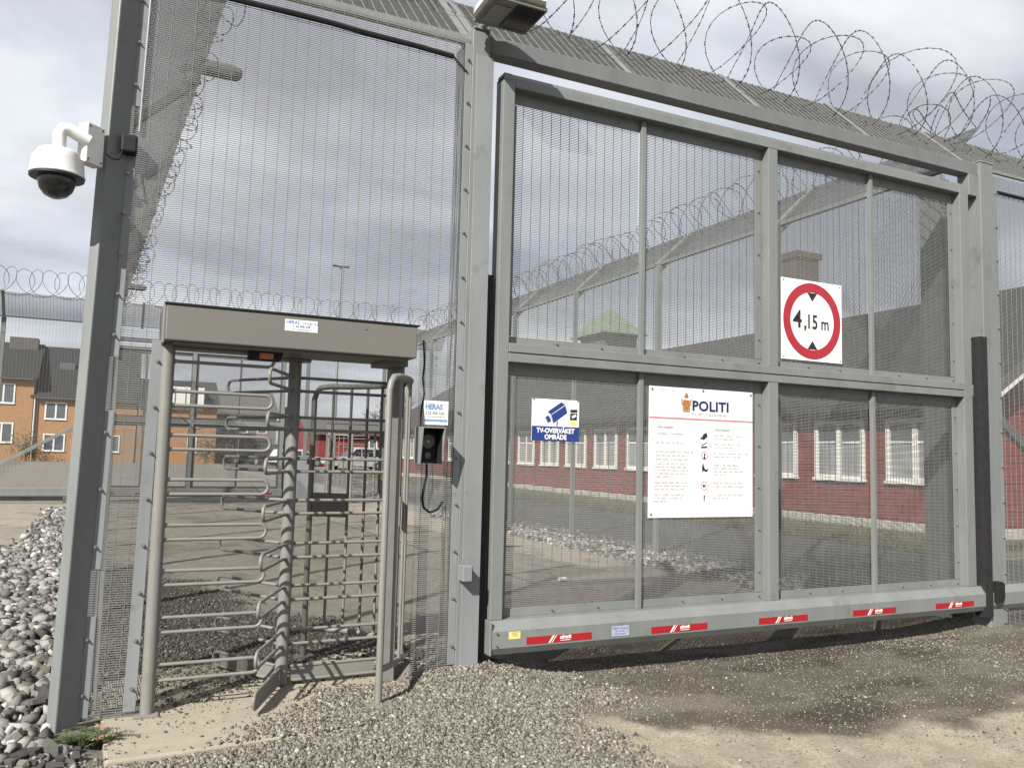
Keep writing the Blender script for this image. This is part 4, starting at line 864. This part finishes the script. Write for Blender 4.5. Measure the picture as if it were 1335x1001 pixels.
# board joints on the long wall and the gable
b = MB()
for i in range(int((EZ-.25)/.145)): b.box(BX0-.014, BX0, BY0+.08, BY1-.08, .25+i*.145, .25+i*.145+.132)
b.build('cladding_boards', 'red_boards', rb, kind='stuff')
b = MB()
for i in range(36):
    z = .25+i*.145; cut = max(0, (z+.13-EZ)/sl_); b.box(BX0+cut+.05, BX1-cut-.05, BY0-.014, BY0, z, z+.132)
b.build('cladding_boards', 'red_boards', rb, kind='stuff')
for k in range(19):
    yc = 7.25+2.093*k
    if yc < 46: window(rb, (BX0-.016, yc+.75, 1.09), (0, -1, 0), 1.5, 1.38, trim=.11)
ch = MB(); ch.box(20.2, 21.2, 15.35, 16.45, 5.3, 8.45); ch.box(20.12, 21.28, 15.27, 16.53, 8.3, 8.52); ch.build('chimney', 'brick', roof)
b = MB(); b.box(19.7, 21.5, 26.7, 28.8, 5.4, 7.15); tw = b.build('roof_turret', 'grey_boards', roof)
b = MB(); b.add([(19.4, 26.2, 7.1), (21.8, 26.2, 7.1), (21.8, 29.3, 7.1), (19.4, 29.3, 7.1), (20.6, 27.75, 8.5), (19.4, 26.2, 7.05), (21.8, 26.2, 7.05), (21.8, 29.3, 7.05), (19.4, 29.3, 7.05)], [(0, 1, 4), (1, 2, 4), (2, 3, 4), (3, 0, 4), (0, 5, 6, 1), (1, 6, 7, 2), (2, 7, 8, 3), (3, 8, 5, 0), (8, 7, 6, 5)])
b.build('turret_roof', 'copper_green', roof)
# ------------------------------------------------------------------ orange houses
def house(name, label, x0, x1, y0, dep, ez, rz, wall, roofm, wins, cat='building', ov=.35, group=None, extra=None):
    t = thing(name, ((x0+x1)/2, y0+dep/2, 0), label, cat, group)
    b = MB(); ym = y0+dep/2
    b.extr([(y0, -.2), (y0+dep, -.2), (y0+dep, ez), (ym, rz-.1), (y0, ez)], (x0, 0, 0), (0, 1, 0), (0, 0, 1), (x1-x0, 0, 0)); b.build('wall', wall, t)
    s_ = (rz-ez)/(dep/2)
    ro = None
    for sg in (1, -1):
        ye = y0-ov if sg > 0 else y0+dep+ov
        b = MB(); b.extr([(ye, ez-ov*s_), (ym, rz), (ym, rz+.18), (ye, ez-ov*s_+.18)], (x0-.25, 0, 0), (0, 1, 0), (0, 0, 1), (x1-x0+.5, 0, 0)); r_ = b.build('roof', roofm, t)
        ro = ro or r_
    for wx, wz, ww, wh, sp_ in wins: window(t, (wx, y0-.01, wz), (1, 0, 0), ww, wh, split=sp_, transom=0, trim=.11)
    MB().box(x0, x1, y0-ov-.12, y0-ov, ez-ov*s_-.02, ez-ov*s_+.1).build('gutter', 'roof_mid', t)
    return t, ro
h1, r1 = house('orange_house', 'orange two storey house with higher eaves beyond the far fence', -17, -6.45, 72, 9, 6.75, 9.75, 'orange_boards', 'roof_grey', [(-9.35, 4.55, 1.6, 1.6, 1), (-9.3, 1.4, 1.6, 1.6, 1), (-13, 4.55, 1.6, 1.6, 1), (-13, 1.4, 1.6, 1.6, 1)], group='orange row houses')
MB().box(-8.8, -6.7, 75.6, 77.2, 9.2, 10.35).build('roof_vent', 'roof_mid', r1)
h2, r2_ = house('orange_house', 'orange house with lower eaves and sloping dark roof beyond the far fence', -6.4, 1.2, 72.3, 9, 5.4, 9.65, 'orange_boards', 'roof_grey', [(-5.6, 3.4, 1.6, 1.4, 1), (-5.6, .8, 1.6, 1.4, 1), (-2.2, 3.4, 1.4, 1.4, 1), (-1.2, .8, 1.3, 1.4, 1)], group='orange row houses')
MB().box(-3.2, -3.05, 72.15, 72.28, 0, 5.2).build('downpipe', 'white_trim', h2); MB().box(-4.9, -3.7, 74.6, 75.2, 7.1, 8.3).build('skylight', 'glass', r2_); MB().tube([(-6.35, 72.1, 0.0), (-6.35, 72.1, 5.2)], .07, 8).build('downpipe', 'white_trim', h2)
h3, r3_ = house('orange_house', 'orange end house with pale dormer beyond the far gate', 1.4, 7.75, 72, 9, 5.0, 7.3, 'orange_boards', 'roof_grey', [(5.5, 3.1, .8, .7, 0), (5.4, .9, .8, 1.5, 0), (2.6, .9, 1.2, 1.5, 1)], group='orange row houses')
dm = MB().box(2.3, 6.6, 71.9, 75, 4.6, 6.6).build('dormer', 'white_trim', h3)
for i in range(5): MB().box(2.5+i*.85, 2.55+i*.85, 71.86, 71.9, 4.7, 6.5).build('dormer_joint', 'roof_mid', dm)
house('grey_house', 'long grey timber building with pale panels beyond the parked cars', 8.2, 14.6, 82, 9, 4.9, 7.2, 'grey_boards', 'roof_mid', [(8.8, 2.9, 1.2, 1.2, 0), (10.6, 2.9, 1.2, 1.2, 0), (12.7, 2.9, 1.0, 1.2, 0)])
house('red_hall', 'distant red hall with long grey roof behind the silver car', 15.2, 25.5, 68, 9, 2.9, 4.3, 'red_boards', 'roof_mid', [(20.5, 1.2, .8, 1.2, 0), (23.6, 1.2, .8, 1.4, 0)])
t, _ = house('red_shed', 'low dark red shed behind the parked cars', 8.6, 13.4, 77, 4, 2.3, 2.7, 'red_shed', 'roof_mid', [(9.2, 1.0, .7, .7, 0)])
cn = thing('green_container', (13.0, 75.6, 0), 'green open container beside the dark red shed', 'container')
b = MB(); b.box(10.6, 14.2, 75, 76.6, .1, 1.75)
for i in range(12): b.box(10.65+i*.3, 10.78+i*.3, 74.94, 75.0, .2, 1.65)
b.build('body', 'green_box', cn); MB().box(10.5, 14.3, 74.9, 76.7, 1.75, 1.86).build('rim', 'green_box', cn)
# ------------------------------------------------------------------ cars
def car(loc, rz, body, label, suv=True):
    t = thing('parked_car', (0, 0, 0), label, 'car', 'cars parked beyond the far fence'); h = 1.72 if suv else 1.45; hb = .98 if suv else .90
    low = [(-2.3, .35), (-2.34, .62), (-2.25, hb-.06), (-2.0, hb), (1.0, hb), (2.05, hb-.12), (2.3, hb-.3), (2.34, .45), (2.2, .3), (1.85, .28), (1.72, .52), (1.4, .66), (1.08, .52), (.95, .28), (-.95, .28), (-1.08, .52), (-1.4, .66), (-1.72, .52), (-1.85, .28)]
    b = MB(); b.prism(low, -.88, .88); b.build('body', body, t, bevel=.05)
    cab = [(-2.15, hb-.02), (-1.85, h-.06), (-1.5, h), (.1, h), (.45, h-.06), (1.15, hb-.02)]
    b = MB(); V = [(x, y*(1-.12*(z-hb)/(h-hb)), z) for y in (-.84, .84) for x, z in cab]; k = 6
    b.add(V, [tuple(range(k)), tuple(range(2*k-1, k-1, -1))]+[(i, i+k, (i+1) % k+k, (i+1) % k) for i in range(k)]); b.build('cabin', body, t, bevel=.04)
    for sd in (-1, 1):
        for x0, x1, x2, x3 in ((-1.95, -1.05, -1.05, -1.72), (-.97, -.05, -.05, -.97), (.03, .98, .38, .03)):
            z0, z1 = hb+.04, h-.13; g = lambda z: sd*(.845*(1-.12*(z-hb)/(h-hb))+.004)
            b = MB(); b.add([(x0, g(z0), z0), (x1, g(z0), z0), (x2, g(z1), z1), (x3, g(z1), z1)], [(0, 1, 2, 3)]); b.build('window', 'car_glass', t, fix=False)
        for x in (-1.4, 1.4):
            V = []; F = []
            b = MB(); b.tube([(x, sd*.72, .33), (x, sd*.90, .33)], .33, 20); w = b.build('wheel', 'tyre', t, smooth=True); MB().tube([(x, sd*.89, .33), (x, sd*.915, .33)], .21, 14).build('rim', 'galvanised', w)
        MB().box(2.2, 2.32, sd*.78-.12, sd*.78+.12, .62, .76).build('headlight', 'white_trim', t, bevel=.02); MB().box(-2.335, -2.25, sd*.78-.09, sd*.78+.09, .7, .9).build('tail_light', 'sign_red', t, bevel=.02)
    b = MB(); z0, z1 = hb+.03, h-.1; b.add([(1.13, -.72, z0), (1.13, .72, z0), (.52, .66, z1), (.52, -.66, z1)], [(0, 1, 2, 3)]); o = b.build('windscreen', 'car_glass', t, fix=False); o.location = (.03, 0, .02)
    MB().box(2.33, 2.36, -.26, .26, .42, .53).build('number_plate', 'white_trim', t)
    t.location = loc; t.rotation_euler = (0, 0, rz); return t
car((16.6, 56.8, -.04), math.pi+.04, 'car_silver', 'silver estate car parked in front of the red hall')
car((13.8, 66, -.04), .3, 'car_white', 'white car standing beside the dark car beyond the far gate', False)
car((10.9, 70, -.04), math.pi/2+.5, 'car_dark', 'dark car parked before the low red shed', False)
# ------------------------------------------------------------------ lamp mast, trees, shrub
lm_ = thing('lamp_mast', (13.05, 50, 0), 'tall lamp mast with twin heads far beyond the yard', 'lamp post')
MB().tube([(13.05, 50, -.2), (13.05, 50, 13.9)], [.13, .07], 10).build('pole', 'galvanised', lm_, smooth=True)
for s_ in (-1, 1): MB().bar((13.05, 50, 13.9), (13.05+s_*.55, 50, 14.0), .28, .12).build('lamp_head', 'roof_mid', lm_, bevel=.02)
def bare_tree(x, y, h, label, seed, foliage=False):
    t = thing('bare_tree' if not foliage else 'shrub', (x, y, 0), label, 'tree' if not foliage else 'shrub', 'distant trees' if not foliage else None); R_ = np.random.default_rng(seed); tr = MB(); cr_ = MB()
    def br(p, d, ln, r, lv):
        q = p+d*ln; (tr if lv == 0 else cr_).tube([p, (p+q)/2+R_.normal(0, ln*.04, 3), q], [r, r*.8, r*.55], 5 if lv < 2 else 3, cap=False)
        if lv >= 4: return
        for i in range(4 if lv else 6):
            f_ = R_.uniform(.35, 1); dd = d+R_.normal(0, .55, 3); dd[2] = abs(dd[2])*.7+.2; dd /= np.linalg.norm(dd); br(p+d*ln*f_, dd, ln*R_.uniform(.45, .7), r*.5, lv+1)
    br(np.array([x, y, -.2]), np.array([0, 0, 1.]), h*.45, h*.018+.01, 0)
    tr.build('trunk', 'bark', t, fix=False); c = cr_.build('crown', 'twigs', t, fix=False)
    if foliage:
        b = MB()
        for i in range(900):
            p = np.array([x, y, h*.5])+R_.normal(size=3)*np.array([.32, .3, .24])*h; a = R_.normal(size=3); a /= np.linalg.norm(a); q = np.cross(a, R_.normal(size=3)); q /= np.linalg.norm(q)
            if p[2] > 0: b.add([p-a*.06, p+q*.04, p+a*.06, p-q*.04], [(0, 1, 2, 3)])
        b.build('leaves', 'leaf', t, kind='stuff', fix=False)
bare_tree(34, 105, 13, 'bare tree standing far behind the red hall', 1); bare_tree(31.5, 108, 9, 'smaller bare tree far behind the red hall', 2)
bare_tree(6.9, 70.9, 2.6, 'dark shrub at the corner of the orange end house', 4, True); bare_tree(-6.6, 71, 2.3, 'dark shrub between the two orange houses', 5, True)
# ------------------------------------------------------------------ rough grass before the red building
def blades(n):
    x = rng.uniform(12.0, 15.55, n); y = 4.5+rng.random(n)**1.4*36; z_ = zones(x, y)['grass']; k = rng.random(n) < z_; x, y = x[k], y[k]; n = len(x); z = height(x, y)
    h = rng.uniform(.03, .11, n); a = rng.random(n)*6.28; w = .008; dx_ = np.cos(a); dy_ = np.sin(a); lx = rng.normal(0, .04, n); ly = rng.normal(0, .04, n)
    V = np.stack([np.stack([x-dx_*w, y-dy_*w, z], 1), np.stack([x+dx_*w, y+dy_*w, z], 1), np.stack([x+lx, y+ly, z+h], 1)], 1).reshape(-1, 3)
    me = bpy.data.meshes.new('grass'); me.vertices.add(len(V)); me.vertices.foreach_set('co', V.astype(np.float32).ravel()); F = np.arange(len(V), dtype=np.int32); me.loops.add(len(V)); me.loops.foreach_set('vertex_index', F)
    me.polygons.add(n); me.polygons.foreach_set('loop_start', np.arange(0, len(V), 3, dtype=np.int32)); me.update(calc_edges=True); me.materials.append(MATS['grass'])
    o = bpy.data.objects.new('grass', me); COL.objects.link(o); return tag(o, 'rough yellowish grass along the foot of the red building', 'grass', kind='stuff')
blades(60000)
